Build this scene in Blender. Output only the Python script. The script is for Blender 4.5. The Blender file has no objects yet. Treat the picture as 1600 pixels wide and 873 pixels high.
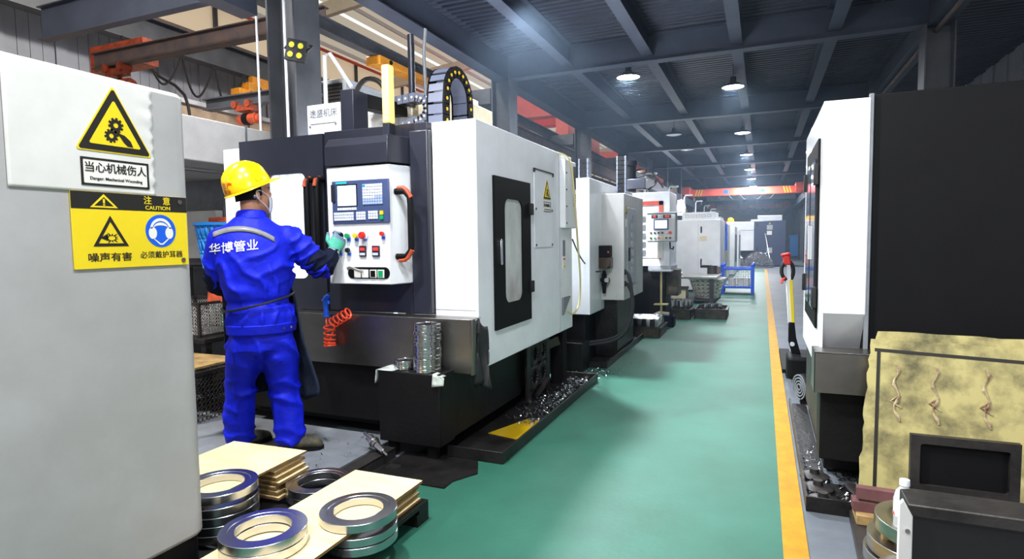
import bpy, bmesh, math, random
from mathutils import Vector, Matrix, noise
rnd = random.Random(7)
PI = math.pi
sc = bpy.context.scene
C = sc.collection
V = Vector

# ------------------------------------------------------------------ camera, world, lights, exposure
cam = bpy.data.cameras.new('camera')
cam.sensor_width = 36.0
cam.lens = 20.843
cam.clip_end = 300
co = bpy.data.objects.new('camera', cam)
C.objects.link(co)
co.matrix_world = Matrix(((0.92155, -0.01278, 0.38805, 0.0),
                          (0.38801, 0.06599, -0.91929, 0.0),
                          (-0.01386, 0.99774, 0.06577, 1.35),
                          (0, 0, 0, 1)))
sc.camera = co
w = bpy.data.worlds.new('world')
sc.world = w
w.use_nodes = True
bg = w.node_tree.nodes['Background']
bg.inputs[0].default_value = (0.92, 0.96, 1.0, 1)
bg.inputs[1].default_value = 1.15
sc.view_settings.view_transform = 'Standard'
sc.view_settings.look = 'None'
sc.view_settings.gamma = 1.0
sc.view_settings.use_curve_mapping = False
sc.view_settings.exposure = 0.36
sc.cycles.max_bounces = 8
sc.cycles.diffuse_bounces = 4
sc.cycles.glossy_bounces = 4
sc.cycles.sample_clamp_indirect = 6.0


def light(name, kind, loc, power, size=0.4, col=(1, 1, 1), target=None, spot=None):
    l = bpy.data.lights.new(name, kind)
    l.energy = power
    l.color = col
    if kind == 'AREA':
        l.shape = 'DISK'
        l.size = size
    else:
        l.shadow_soft_size = size
    if spot:
        l.spot_size = math.radians(spot)
        l.spot_blend = 0.6
    o = bpy.data.objects.new(name, l)
    C.objects.link(o)
    o.location = loc
    if target is not None:
        d = V(target) - V(loc)
        o.rotation_euler = d.to_track_quat('-Z', 'Y').to_euler()
    return o


# unseen lights: left bay lamp beside the camera, then added fills
light('bay_lamp_light', 'AREA', (-5.0, 0.0, 6.0), 430, 0.4, (1, 0.98, 0.95), (-2.3, 3.2, 1.0))
light('front_fill_light', 'AREA', (-0.5, -0.9, 4.2), 95, 0.5, (0.96, 0.98, 1), (0.2, 3.5, 0.6))  # added fill from behind the camera for worker and machine fronts
light('ceiling_lamp_light', 'AREA', (-2.15, 1.7, 4.3), 150, 0.3, (0.95, 0.97, 1.0), (-2.15, 2.0, 0))  # added overhead light to brighten plywood, platform and worker
light('side_fill_light', 'AREA', (3.85, 0.2, 2.6), 75, 1.6, (0.97, 0.98, 1), (-1.7, 3.6, 1.3))  # added low fill for the machine sides; the right wall has no window
light('bay_lamp_light', 'AREA', (-8.0, 8.0, 6.8), 450, 1.2, (1, 0.96, 0.9), (-8.0, 8.2, 0))  # added area light, brightens the near part of the left bay
light('bay_lamp_light', 'AREA', (-8.0, 20.0, 6.8), 500, 1.2, (1, 0.96, 0.9), (-8.0, 20.2, 0))  # added area light, brightens the left bay farther down


# ------------------------------------------------------------------ materials
def lin(c):
    c = c / 255.0
    return c / 12.92 if c <= 0.04045 else ((c + 0.055) / 1.055) ** 2.4


def rgb(t):
    return (lin(t[0]), lin(t[1]), lin(t[2]), 1.0)


MATS = {}


def mat(name, col, rough=0.5, metal=0.0, var=0.0, scale=6.0, col2=None, bump=0.0, bscale=40.0, emit=None, estr=0.0,
        stretch=None, trans=0.0, coat=0.0, spec=0.5, ramp=(0.35, 0.65), alpha=1.0, detail=5.0):
    m = bpy.data.materials.new(name)
    m.use_nodes = True
    nt = m.node_tree
    b = nt.nodes['Principled BSDF']
    b.inputs['Base Color'].default_value = rgb(col)
    b.inputs['Roughness'].default_value = rough
    b.inputs['Metallic'].default_value = metal
    b.inputs['Specular IOR Level'].default_value = spec
    if coat:
        b.inputs['Coat Weight'].default_value = coat
        b.inputs['Coat Roughness'].default_value = 0.1
    if trans:
        b.inputs['Transmission Weight'].default_value = trans
    if alpha < 1:
        b.inputs['Alpha'].default_value = alpha
    if emit is not None:
        b.inputs['Emission Color'].default_value = rgb(emit)
        b.inputs['Emission Strength'].default_value = estr
    tc = nt.nodes.new('ShaderNodeTexCoord')
    src = tc.outputs['Object']
    if stretch:
        mp = nt.nodes.new('ShaderNodeMapping')
        mp.inputs['Scale'].default_value = stretch
        nt.links.new(src, mp.inputs['Vector'])
        src = mp.outputs['Vector']
    if var or col2:
        n = nt.nodes.new('ShaderNodeTexNoise')
        n.inputs['Scale'].default_value = scale
        n.inputs['Detail'].default_value = detail
        n.inputs['Roughness'].default_value = 0.62
        r = nt.nodes.new('ShaderNodeValToRGB')
        r.color_ramp.elements[0].position = ramp[0]
        r.color_ramp.elements[1].position = ramp[1]
        c2 = col2 if col2 else tuple(max(0, c * (1 - var)) for c in col)
        r.color_ramp.elements[0].color = rgb(c2)
        r.color_ramp.elements[1].color = rgb(col)
        nt.links.new(src, n.inputs['Vector'])
        nt.links.new(n.outputs['Fac'], r.inputs['Fac'])
        nt.links.new(r.outputs['Color'], b.inputs['Base Color'])
    if bump:
        n2 = nt.nodes.new('ShaderNodeTexNoise')
        n2.inputs['Scale'].default_value = bscale
        n2.inputs['Detail'].default_value = 4
        bp = nt.nodes.new('ShaderNodeBump')
        bp.inputs['Strength'].default_value = bump
        bp.inputs['Distance'].default_value = 0.02
        nt.links.new(src, n2.inputs['Vector'])
        nt.links.new(n2.outputs['Fac'], bp.inputs['Height'])
        nt.links.new(bp.outputs['Normal'], b.inputs['Normal'])
    MATS[name] = m
    return m


mat('white_paint', (232, 233, 236), 0.38, var=0.05, scale=3, coat=0.15)
mat('warm_white', (224, 221, 214), 0.42, var=0.07, scale=3)
mat('cream', (225, 212, 178), 0.5, var=0.05)
mat('grey_white', (196, 194, 192), 0.42, var=0.08, scale=4)
mat('light_grey', (176, 180, 186), 0.45, var=0.08)
mat('mid_grey', (120, 124, 130), 0.5, var=0.15)
mat('dark_blue_grey', (36, 38, 50), 0.34, var=0.12, scale=5, coat=0.1)
mat('near_black', (13, 13, 15), 0.6, var=0.2, scale=5, spec=0.15)
mat('black', (14, 14, 15), 0.5)
mat('base_black', (11, 11, 12), 0.5, spec=0.22, scale=3, col2=(18, 17, 18), bump=0.1)
mat('rubber', (28, 28, 30), 0.6)
mat('chain_grey', (104, 110, 130), 0.4)
mat('steel', (188, 186, 182), 0.3, 1.0, var=0.12, scale=5, stretch=(1, 1, 12))
mat('stainless', (150, 146, 142), 0.33, 1.0, var=0.14, scale=3, stretch=(0.6, 8, 1))
mat('bright_steel', (214, 214, 216), 0.16, 1.0, var=0.05, scale=10)
mat('machined_steel', (206, 207, 212), 0.25, 1.0, var=0.06, scale=8)
mat('chrome', (225, 226, 230), 0.12, 1.0)
mat('dark_steel', (74, 70, 68), 0.45, 0.7, var=0.3, scale=7, bump=0.1)
mat('oily_steel', (44, 41, 40), 0.4, 0.5, var=0.4, scale=6, bump=0.15)
mat('plywood', (234, 216, 168), 0.6, col2=(218, 194, 140), scale=4, stretch=(1, 5, 1), ramp=(0.25, 0.6))
mat('ply_edge', (150, 112, 62), 0.7, var=0.4, scale=18, stretch=(1, 1, 30))
mat('girder', (66, 72, 88), 0.55, var=0.12, scale=3)
mat('deck', (52, 57, 72), 0.5, var=0.15, scale=2)
mat('column', (74, 76, 82), 0.5, var=0.2, scale=3)
mat('rust_girder', (98, 78, 72), 0.65, col2=(70, 64, 66), scale=4, bump=0.1)
mat('red_crane', (226, 88, 66), 0.5, var=0.1, scale=2)
mat('orange_red', (196, 78, 40), 0.5, var=0.4, scale=9)
mat('orange_yellow', (224, 146, 36), 0.5, var=0.15)
mat('wall_sheet', (140, 142, 150), 0.5, var=0.12, scale=1.0)
mat('beige', (214, 202, 180), 0.7, var=0.05)
mat('tan', (196, 170, 146), 0.7, var=0.08)
mat('concrete', (92, 97, 103), 0.6, spec=0.3, col2=(76, 81, 87), scale=2.2, bump=0.05)
mat('helmet_print', (196, 20, 16), 0.5)
mat('sign_yellow', (238, 208, 38), 0.4, var=0.03, spec=0.3)
mat('sign_black', (30, 27, 22), 0.5)
mat('sign_white', (232, 228, 218), 0.5)
mat('sign_blue', (20, 92, 216), 0.4)
mat('worker_blue', (6, 26, 196), 0.62, var=0.12, scale=5, spec=0.25, bump=0.25, bscale=24)
mat('navy', (11, 16, 38), 0.7, spec=0.12, bump=0.2, bscale=30)
mat('denim', (40, 49, 66), 0.8, spec=0.15, var=0.25, scale=14, bump=0.15, bscale=60)
mat('reflective', (128, 128, 124), 0.4, var=0.08, scale=30)
mat('helmet_yellow', (252, 200, 10), 0.22, coat=0.6)
mat('skin', (186, 130, 100), 0.5, var=0.08, scale=12)
mat('hair', (30, 26, 25), 0.6, bump=0.6, bscale=160)
mat('mask_white', (214, 218, 228), 0.7)
mat('glove_green', (72, 166, 142), 0.7, bump=0.3, bscale=120)
mat('glove_grey', (92, 112, 132), 0.5, bump=0.2, bscale=100)
mat('shoe', (86, 80, 58), 0.8, col2=(40, 38, 30), scale=16)
mat('red_plastic', (214, 40, 28), 0.35)
mat('hose_orange', (236, 72, 40), 0.3)
mat('green_plastic', (16, 150, 86), 0.35)
mat('green_tag', (40, 190, 90), 0.5)
mat('yellow_plastic', (236, 194, 30), 0.35)
mat('blue_plastic', (24, 86, 214), 0.35)
mat('sky_blue_plastic', (20, 128, 214), 0.4)
mat('blue_steel', (22, 82, 206), 0.4)
mat('panel_blue', (58, 72, 112), 0.45, var=0.06)
mat('key_white', (206, 210, 222), 0.5)
mat('key_blue', (150, 168, 206), 0.5)
mat('teal', (40, 180, 190), 0.4)
mat('screen_glow', (235, 240, 250), 0.2, emit=(236, 242, 252), estr=0.9)
mat('digit_glow', (255, 60, 40), 0.3, emit=(255, 50, 30), estr=1.6)
mat('lamp_glow', (255, 255, 255), 0.3, emit=(235, 244, 255), estr=14)
mat('lamp_off', (206, 208, 214), 0.3)
mat('led_yellow', (222, 214, 60), 0.3)
mat('beacon_glow', (255, 214, 120), 0.3, emit=(255, 206, 110), estr=0.9)
mat('yellow_board', (172, 160, 104), 0.7, col2=(88, 82, 54), scale=6, ramp=(0.32, 0.56), detail=12)
mat('board_edge', (176, 156, 66), 0.7, var=0.4, scale=20)
mat('thread', (196, 180, 140), 0.8, col2=(90, 48, 36), scale=16)
mat('wood', (168, 136, 84), 0.7, var=0.3, scale=12)
mat('red_steel', (120, 78, 80), 0.5, 0.3, var=0.25, scale=8)
mat('paper', (206, 210, 204), 0.7, col2=(150, 160, 150), scale=14)
mat('green_stain', (92, 168, 146), 0.6)
mat('fluid_yellow', (196, 158, 24), 0.12, coat=0.5)
mat('orange_peel', (220, 96, 40), 0.5)
mat('machine_navy', (52, 60, 90), 0.42, var=0.08)
mat('basket_white', (232, 224, 214), 0.6)
mat('bin_steel', (88, 78, 60), 0.6, 0.3, col2=(52, 48, 44), scale=6)
mat('lcd_red', (206, 60, 60), 0.5)
mat('poster_pink', (230, 190, 190), 0.6)
mat('oil_brown', (70, 46, 20), 0.25, trans=0.3)
mat('pipe_white', (214, 216, 222), 0.4)
mat('cable_yellow', (196, 184, 130), 0.5)


def translucent(name, col, tr=0.6, emit=0.0):
    m = bpy.data.materials.new(name)
    m.use_nodes = True
    nt = m.node_tree
    for n in list(nt.nodes):
        nt.nodes.remove(n)
    out = nt.nodes.new('ShaderNodeOutputMaterial')
    d = nt.nodes.new('ShaderNodeBsdfDiffuse')
    t = nt.nodes.new('ShaderNodeBsdfTranslucent')
    tx = nt.nodes.new('ShaderNodeTexNoise')
    tx.inputs['Scale'].default_value = 0.8
    rp = nt.nodes.new('ShaderNodeValToRGB')
    rp.color_ramp.elements[0].color = rgb(tuple(c * 0.92 for c in col))
    rp.color_ramp.elements[1].color = rgb(col)
    nt.links.new(tx.outputs['Fac'], rp.inputs['Fac'])
    mix = nt.nodes.new('ShaderNodeMixShader')
    mix.inputs[0].default_value = tr
    for n in (d, t):
        nt.links.new(rp.outputs['Color'], n.inputs['Color'])
    nt.links.new(d.outputs[0], mix.inputs[1])
    nt.links.new(t.outputs[0], mix.inputs[2])
    nt.links.new(mix.outputs[0], out.inputs['Surface'])
    MATS[name] = m


translucent('roof_sheet', (206, 192, 170), 0.55)
translucent('skylight', (255, 250, 240), 0.95)
translucent('wall_panel', (240, 226, 206), 0.8)


def floor_material():
    m = mat('green_floor', (42, 97, 80), 0.55, spec=0.3, col2=(33, 82, 65), scale=1.6, ramp=(0.3, 0.7), bump=0.06, bscale=30)
    return m


floor_material()
mat('yellow_line', (176, 128, 14), 0.6, spec=0.2, col2=(150, 110, 16), scale=9)
mat('cabinet_grey', (178, 176, 174), 0.42, col2=(166, 163, 160), scale=3)
mm = MATS['plywood']


# window of the running machine: a lit chamber seen through streaked glass
def lit_glass(name, c1, c2, e):
    m = mat(name, c1, 0.15)
    nt = m.node_tree
    b = nt.nodes['Principled BSDF']
    n = nt.nodes.new('ShaderNodeTexNoise')
    n.inputs['Scale'].default_value = 5
    n.inputs['Detail'].default_value = 6
    mp = nt.nodes.new('ShaderNodeMapping')
    mp.inputs['Scale'].default_value = (9, 9, 1.2)
    tc = nt.nodes.new('ShaderNodeTexCoord')
    r = nt.nodes.new('ShaderNodeValToRGB')
    r.color_ramp.elements[0].position = 0.34
    r.color_ramp.elements[1].position = 0.56
    r.color_ramp.elements[0].color = rgb(c2)
    r.color_ramp.elements[1].color = rgb(c1)
    nt.links.new(tc.outputs['Object'], mp.inputs['Vector'])
    nt.links.new(mp.outputs['Vector'], n.inputs['Vector'])
    nt.links.new(n.outputs['Fac'], r.inputs['Fac'])
    nt.links.new(r.outputs['Color'], b.inputs['Base Color'])
    nt.links.new(r.outputs['Color'], b.inputs['Emission Color'])
    b.inputs['Emission Strength'].default_value = e


lit_glass('chamber_glow', (250, 252, 255), (196, 212, 236), 0.8)
mat('smoked_glass', (206, 212, 208), 0.12, col2=(170, 164, 158), scale=5, stretch=(1, 1, 0.5), coat=0.4, ramp=(0.3, 0.7))
mat('dark_glass', (38, 44, 58), 0.1, coat=0.5)
mat('glass_clear', (200, 210, 225), 0.06, alpha=0.28)
mat('bottle_clear', (225, 230, 235), 0.08, alpha=0.5)


# ------------------------------------------------------------------ mesh helpers
def origin_of(o):
    p = V((0, 0, 0))
    while o is not None:
        p += o.location
        o = o.parent
    return p


class MB:
    def __init__(s):
        s.bm = bmesh.new()
        s.mi = 0

    def face(s, pts):
        vs = [s.bm.verts.new(p) for p in pts]
        f = s.bm.faces.new(vs)
        f.material_index = s.mi
        return f

    def hexa(s, a, b):
        """a, b: two quads of 4 points each (bottom, top), joined"""
        va = [s.bm.verts.new(p) for p in a]
        vb = [s.bm.verts.new(p) for p in b]
        fs = [va[::-1], vb] + [[va[i], va[(i + 1) % len(va)], vb[(i + 1) % len(va)], vb[i]] for i in range(len(va))]
        for q in fs:
            f = s.bm.faces.new(q)
            f.material_index = s.mi
        return s

    def box(s, x0, x1, y0, y1, z0, z1):
        x0, x1 = min(x0, x1), max(x0, x1)
        y0, y1 = min(y0, y1), max(y0, y1)
        z0, z1 = min(z0, z1), max(z0, z1)
        return s.hexa([(x0, y0, z0), (x1, y0, z0), (x1, y1, z0), (x0, y1, z0)],
                      [(x0, y0, z1), (x1, y0, z1), (x1, y1, z1), (x0, y1, z1)])

    def bar(s, p0, p1, wd, ht, up=(0, 0, 1)):
        p0, p1 = V(p0), V(p1)
        d = (p1 - p0).normalized()
        u = V(up)
        if abs(d.dot(u)) > 0.99:
            u = V((0, 1, 0))
        sx = d.cross(u).normalized()
        sy = sx.cross(d).normalized()
        a = [p0 + sx * (i * wd / 2) + sy * (j * ht / 2) for i, j in ((-1, -1), (1, -1), (1, 1), (-1, 1))]
        b = [q + (p1 - p0) for q in a]
        return s.hexa(a, b)

    def prism(s, poly, axis, a, b):
        """poly: 2D points; axis 'x': (y,z), 'y': (x,z), 'z': (x,y)"""
        def P(p, t):
            return (t, p[0], p[1]) if axis == 'x' else (p[0], t, p[1]) if axis == 'y' else (p[0], p[1], t)
        ar = sum(poly[i][0] * poly[(i + 1) % len(poly)][1] - poly[(i + 1) % len(poly)][0] * poly[i][1] for i in range(len(poly)))
        if (ar < 0) != (axis == 'y'):
            poly = poly[::-1]
        return s.hexa([P(p, min(a, b)) for p in poly], [P(p, max(a, b)) for p in poly])

    def cyl(s, p0, p1, r, seg=16, r2=None, cap=True):
        p0, p1 = V(p0), V(p1)
        r2 = r if r2 is None else r2
        d = (p1 - p0).normalized()
        u = V((0, 0, 1)) if abs(d.z) < 0.95 else V((1, 0, 0))
        sx = d.cross(u).normalized()
        sy = d.cross(sx).normalized()
        va, vb = [], []
        for i in range(seg):
            t = 2 * PI * i / seg
            o = sx * math.cos(t) + sy * math.sin(t)
            va.append(s.bm.verts.new(p0 + o * r))
            vb.append(s.bm.verts.new(p1 + o * r2))
        for i in range(seg):
            j = (i + 1) % seg
            f = s.bm.faces.new((va[i], va[j], vb[j], vb[i]))
            f.smooth = True
            f.material_index = s.mi
        if cap:
            for q in (va[::-1], vb):
                f = s.bm.faces.new(q)
                f.material_index = s.mi
        return s

    def tube(s, pts, r, seg=8, cap=True, smooth_n=0):
        pts = [V(p) for p in pts]
        for _ in range(smooth_n):
            q = [pts[0]]
            for i in range(len(pts) - 1):
                q.append(pts[i] * 0.75 + pts[i + 1] * 0.25)
                q.append(pts[i] * 0.25 + pts[i + 1] * 0.75)
            q.append(pts[-1])
            pts = q
        n = len(pts)
        rs = r if isinstance(r, (list, tuple)) else [r] * n
        t0 = (pts[1] - pts[0]).normalized()
        u = V((0, 0, 1)) if abs(t0.z) < 0.9 else V((1, 0, 0))
        nx = t0.cross(u).normalized()
        rings = []
        for i in range(n):
            t = (pts[min(i + 1, n - 1)] - pts[max(i - 1, 0)])
            t = t.normalized() if t.length > 1e-9 else t0
            nx = (nx - t * nx.dot(t))
            nx = nx.normalized() if nx.length > 1e-6 else t.orthogonal().normalized()
            ny = t.cross(nx)
            rings.append([s.bm.verts.new(pts[i] + (nx * math.cos(2 * PI * k / seg) + ny * math.sin(2 * PI * k / seg)) * rs[i]) for k in range(seg)])
        for i in range(n - 1):
            for k in range(seg):
                f = s.bm.faces.new((rings[i][k], rings[i][(k + 1) % seg], rings[i + 1][(k + 1) % seg], rings[i + 1][k]))
                f.smooth = True
                f.material_index = s.mi
        if cap:
            for q in (rings[0][::-1], rings[-1]):
                f = s.bm.faces.new(q)
                f.material_index = s.mi
        return s

    def lathe(s, prof, c=(0, 0, 0), seg=32, axis=(0, 0, 1), closed=False, smooth=True):
        c = V(c)
        ax = V(axis).normalized()
        u = ax.orthogonal().normalized()
        if abs(ax.z) > 0.99:
            u = V((1, 0, 0))
        v = ax.cross(u)
        rings = []
        for r, h in prof:
            rings.append([s.bm.verts.new(c + ax * h + (u * math.cos(2 * PI * k / seg) + v * math.sin(2 * PI * k / seg)) * max(r, 1e-4)) for k in range(seg)])
        m = len(rings)
        for i in range(m if closed else m - 1):
            a, b = rings[i], rings[(i + 1) % m]
            for k in range(seg):
                f = s.bm.faces.new((a[k], a[(k + 1) % seg], b[(k + 1) % seg], b[k]))
                f.smooth = smooth
                f.material_index = s.mi
        return s

    def ball(s, c, r, seg=14, rings=9, sq=(1, 1, 1)):
        prof = []
        start = len(s.bm.verts)
        m = bmesh.ops.create_uvsphere(s.bm, u_segments=seg, v_segments=rings, radius=1.0)
        for v in m['verts']:
            v.co = V((v.co.x * r * sq[0], v.co.y * r * sq[1], v.co.z * r * sq[2])) + V(c)
            for f in v.link_faces:
                f.smooth = True
                f.material_index = s.mi
        return s

    def grid(s, fn, nu, nv, smooth=True):
        vs = [[s.bm.verts.new(fn(i / nu, j / nv)) for j in range(nv + 1)] for i in range(nu + 1)]
        for i in range(nu):
            for j in range(nv):
                f = s.bm.faces.new((vs[i][j], vs[i + 1][j], vs[i + 1][j + 1], vs[i][j + 1]))
                f.smooth = smooth
                f.material_index = s.mi
        return s

    def build(s, name, m, parent=None, bevel=0.0, local=False, solid=0.0, seg=2, autosmooth=True, recalc=True):
        if recalc:
            bmesh.ops.recalc_face_normals(s.bm, faces=s.bm.faces[:])
        me = bpy.data.meshes.new(name)
        s.bm.to_mesh(me)
        s.bm.free()
        me.set_sharp_from_angle(angle=math.radians(38))
        for q in (m if isinstance(m, (list, tuple)) else [m]):
            me.materials.append(MATS[q] if isinstance(q, str) else q)
        o = bpy.data.objects.new(name, me)
        C.objects.link(o)
        if parent is not None:
            o.parent = parent
            if not local:
                me.transform(Matrix.Translation(-origin_of(parent)))
        if solid:
            md = o.modifiers.new('solid', 'SOLIDIFY')
            md.thickness = solid
            md.offset = 0
        if bevel:
            md = o.modifiers.new('bevel', 'BEVEL')
            md.width = bevel
            md.segments = seg
            md.limit_method = 'ANGLE'
            md.angle_limit = math.radians(40)
        return o


def tag(o, label=None, cat=None, group=None, kind=None):
    if label:
        o['label'] = label
    if cat:
        o['category'] = cat
    if group:
        o['group'] = group
    if kind:
        o['kind'] = kind
    return o


def thing(name, label, cat, loc=(0, 0, 0), rotz=0.0, group=None):
    o = bpy.data.objects.new(name, None)
    C.objects.link(o)
    o.empty_display_size = 0.1
    o.location = loc
    o.rotation_euler = (0, 0, rotz)
    return tag(o, label, cat, group)


def struct(name, mb, m, bevel=0.0):
    return tag(mb.build(name, m, None, bevel), kind='structure')


def dup(root, loc, rotz=None, label=None, group=None):
    r = root.copy()
    C.objects.link(r)
    r.location = loc
    if rotz is not None:
        r.rotation_euler = (0, 0, rotz)
    if label:
        r['label'] = label
    if group:
        r['group'] = group
    for ch in list(root.children):
        c = ch.copy()
        C.objects.link(c)
        c.parent = r
        for g in list(ch.children):
            d = g.copy()
            C.objects.link(d)
            d.parent = c
    return r


def rrect(x0, x1, z0, z1, r, n=5):
    out = []
    for cx, cz, a in ((x1 - r, z1 - r, 0), (x0 + r, z1 - r, 90), (x0 + r, z0 + r, 180), (x1 - r, z0 + r, 270)):
        for i in range(n + 1):
            t = math.radians(a + 90 * i / n)
            out.append((cx + r * math.cos(t), cz + r * math.sin(t)))
    return out


def framed_plate(mb, axis, lo, hi, hole, r, t0, t1, n=5):
    """rectangular plate (lo=(a0,b0), hi=(a1,b1)) with a rounded rectangular hole (a0,a1,b0,b1)"""
    inner = rrect(hole[0], hole[1], hole[2], hole[3], r, n)
    k = n + 1
    corners = [(hi[0], hi[1]), (lo[0], hi[1]), (lo[0], lo[1]), (hi[0], lo[1])]

    def P(p, t):
        return (t, p[0], p[1]) if axis == 'x' else (p[0], t, p[1])
    for q in range(4):
        # fan round the corner
        cpt = corners[q]
        arc = inner[q * k:(q + 1) * k]
        for i in range(n):
            mb.hexa([P(p, t0) for p in (cpt, arc[i], arc[i + 1])], [P(p, t1) for p in (cpt, arc[i], arc[i + 1])])
        nxt = inner[((q + 1) * k) % len(inner)]
        poly = [cpt, arc[-1], nxt, corners[(q + 1) % 4]]
        mb.hexa([P(p, t0) for p in poly], [P(p, t1) for p in poly])


def holed(mb, axis, t, a0, b0, cell, na, nb, rad, th=0.0, seg=8, stagger=False):
    """sheet with a grid of round holes, single skinned (solidify adds thickness)"""
    def P(a, b):
        return (t, a, b) if axis == 'x' else (a, t, b) if axis == 'y' else (a, b, t)
    for i in range(na):
        for j in range(nb):
            ca, cb = a0 + (i + 0.5) * cell, b0 + (j + 0.5) * cell
            h = cell / 2
            out, inn = [], []
            for k in range(seg):
                an = 2 * PI * (k + 0.5) / seg
                c_, s_ = math.cos(an), math.sin(an)
                q = h / max(abs(c_), abs(s_))
                out.append(P(ca + q * c_, cb + q * s_))
                inn.append(P(ca + rad * c_, cb + rad * s_))
            for k in range(seg):
                k2 = (k + 1) % seg
                mb.face([out[k], out[k2], inn[k2], inn[k]])


def text(body, size, m, parent, origin, xd, zd, align='CENTER', off=0.0, name='lettering', ext=0.0008, sx=1.0, world=True):
    cu = bpy.data.curves.new('txt', 'FONT')
    cu.body = body
    cu.size = size
    cu.align_x = align
    cu.align_y = 'CENTER'
    cu.extrude = ext
    cu.offset = off
    cu.resolution_u = 3
    o = bpy.data.objects.new('txt', cu)
    C.objects.link(o)
    dg = bpy.context.evaluated_depsgraph_get()
    me = bpy.data.meshes.new_from_object(o.evaluated_get(dg))
    bpy.data.objects.remove(o)
    bpy.data.curves.remove(cu)
    xd, zd = V(xd).normalized(), V(zd).normalized()
    nd = xd.cross(zd)
    X = Matrix(((xd.x * sx, zd.x, nd.x, origin[0]), (xd.y * sx, zd.y, nd.y, origin[1]), (xd.z * sx, zd.z, nd.z, origin[2]), (0, 0, 0, 1)))
    me.transform(X)
    me.name = name
    me.materials.clear()
    me.materials.append(MATS[m])
    t = bpy.data.objects.new(name, me)
    C.objects.link(t)
    if parent is not None:
        t.parent = parent
        if world:
            me.transform(Matrix.Translation(-origin_of(parent)))
    return t


# ------------------------------------------------------------------ the hall
struct('floor', MB().box(-16, 12, -5, 75, -0.2, 0.0), 'concrete')
struct('floor_coating', MB().box(-1.95, 0.10, -2.5, 26.6, 0.0, 0.004), 'green_floor')
struct('lane_line', MB().box(0.10, 0.20, -2.5, 26.6, 0.0, 0.005), 'yellow_line')
m = MB()
for y in (7.93, 13.2, 19.5):
    m.box(0.20, 4.0, y, y + 0.012, 0.0, 0.0015)
struct('floor_joint', m, 'mid_grey')

DECK = 4.52
BEAM_Y = [4.55, 9.6, 14.5, 19.3, 24.1, 28.9, 33.7, 38.5, 43.3, 48.1]
XL, XR = -4.17, 2.1


def deck():
    m = MB()
    p = 0.14
    y = 1.5
    while y < 61.8:
        prof = [(y, DECK + 0.05), (y + 0.05, DECK + 0.05), (y + 0.065, DECK), (y + 0.125, DECK), (y + p, DECK + 0.05)]
        for a, b in zip(prof, prof[1:]):
            m.face([(XL - 0.1, a[0], a[1]), (4.05, a[0], a[1]), (4.05, b[0], b[1]), (XL - 0.1, b[0], b[1])])
        y += p if y < 26 else p
    m.box(XL - 0.1, 4.05, 1.5, 62, DECK + 0.09, DECK + 0.2)
    return m


struct('ceiling', deck(), 'deck')


def ibeam(m, p0, p1, h, wd, tf=0.014, tw=0.01):
    """H-beam along x or y; p0, p1 at the underside centre"""
    p0, p1 = V(p0), V(p1)
    d = V((0, 0, 1))
    m.bar(p0 + d * tf / 2, p1 + d * tf / 2, wd, tf)
    m.bar(p0 + d * (h - tf / 2), p1 + d * (h - tf / 2), wd, tf)
    m.bar(p0 + d * h / 2, p1 + d * h / 2, tw, h - 2 * tf)


for y in BEAM_Y:
    m = MB()
    ibeam(m, (XL + 0.1, y, 4.1), (XR - 0.1, y, 4.1), DECK - 4.1, 0.2)
    struct('ceiling_beam', m, 'girder')
for x in (-2.98, -1.69, -0.39, 0.89):
    m = MB()
    ibeam(m, (x, 4.0, 4.2), (x, 58, 4.2), DECK - 4.2, 0.17)
    struct('ceiling_beam', m, 'girder')
m = MB()
ibeam(m, (XL, -1.0, 4.08), (XL, 58, 4.08), 0.46, 0.24)
struct('ceiling_beam', m, 'girder')
m = MB()
ibeam(m, (XR, 1.0, 4.08), (XR, 58, 4.08), 0.46, 0.26)
struct('ceiling_beam', m, 'girder')
m = MB()
m.tube([(XR - 0.02, 4.0, 4.03), (XR - 0.02, 40, 4.03)], 0.03)
tag(m.build('pipe', 'rust_girder'), 'rusty pipe running under the right hand ceiling girder', 'pipe')


def hcol(x, y, z1, wd=0.34, dp=0.34):
    m = MB()
    t = 0.02
    m.box(x - wd / 2, x - wd / 2 + t, y - dp / 2, y + dp / 2, 0, z1)
    m.box(x + wd / 2 - t, x + wd / 2, y - dp / 2, y + dp / 2, 0, z1)
    m.box(x - wd / 2 + t, x + wd / 2 - t, y - t / 2, y + t / 2, 0, z1)
    return m


for i, y in enumerate(BEAM_Y):
    struct('column', hcol(XL + 0.02, y, 4.1 if i else 8.2), 'column')
    if y > 9:
        struct('column', hcol(XR, y, 4.1), 'column')

# far end and right side
m = MB()
m.box(-16, 12, 62, 62.3, 0, 8)
struct('wall_far', m, 'beige')
m = MB()
for k in range(186):
    y = -5 + k * 0.36
    m.box(4.0 - 0.03 * (k % 2), 4.09, y, y + 0.36, 1.6, 8.5)
struct('wall_right', m, 'wall_sheet')
struct('wall_right_base', MB().box(3.96, 4.2, -5, 62, 0, 1.6), 'light_grey')
m = MB()
m.box(-16, -3.0, -5.2, -5.0, 0, 8.5)
m.box(2.5, 4.2, -5.2, -5.0, 0, 8.5)
m.box(-3.0, 2.5, -5.2, -5.0, 4.2, 8.5)
struct('wall_back', m, 'wall_sheet')  # unseen wall added to hold back sky fill; its opening lets some in

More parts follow.
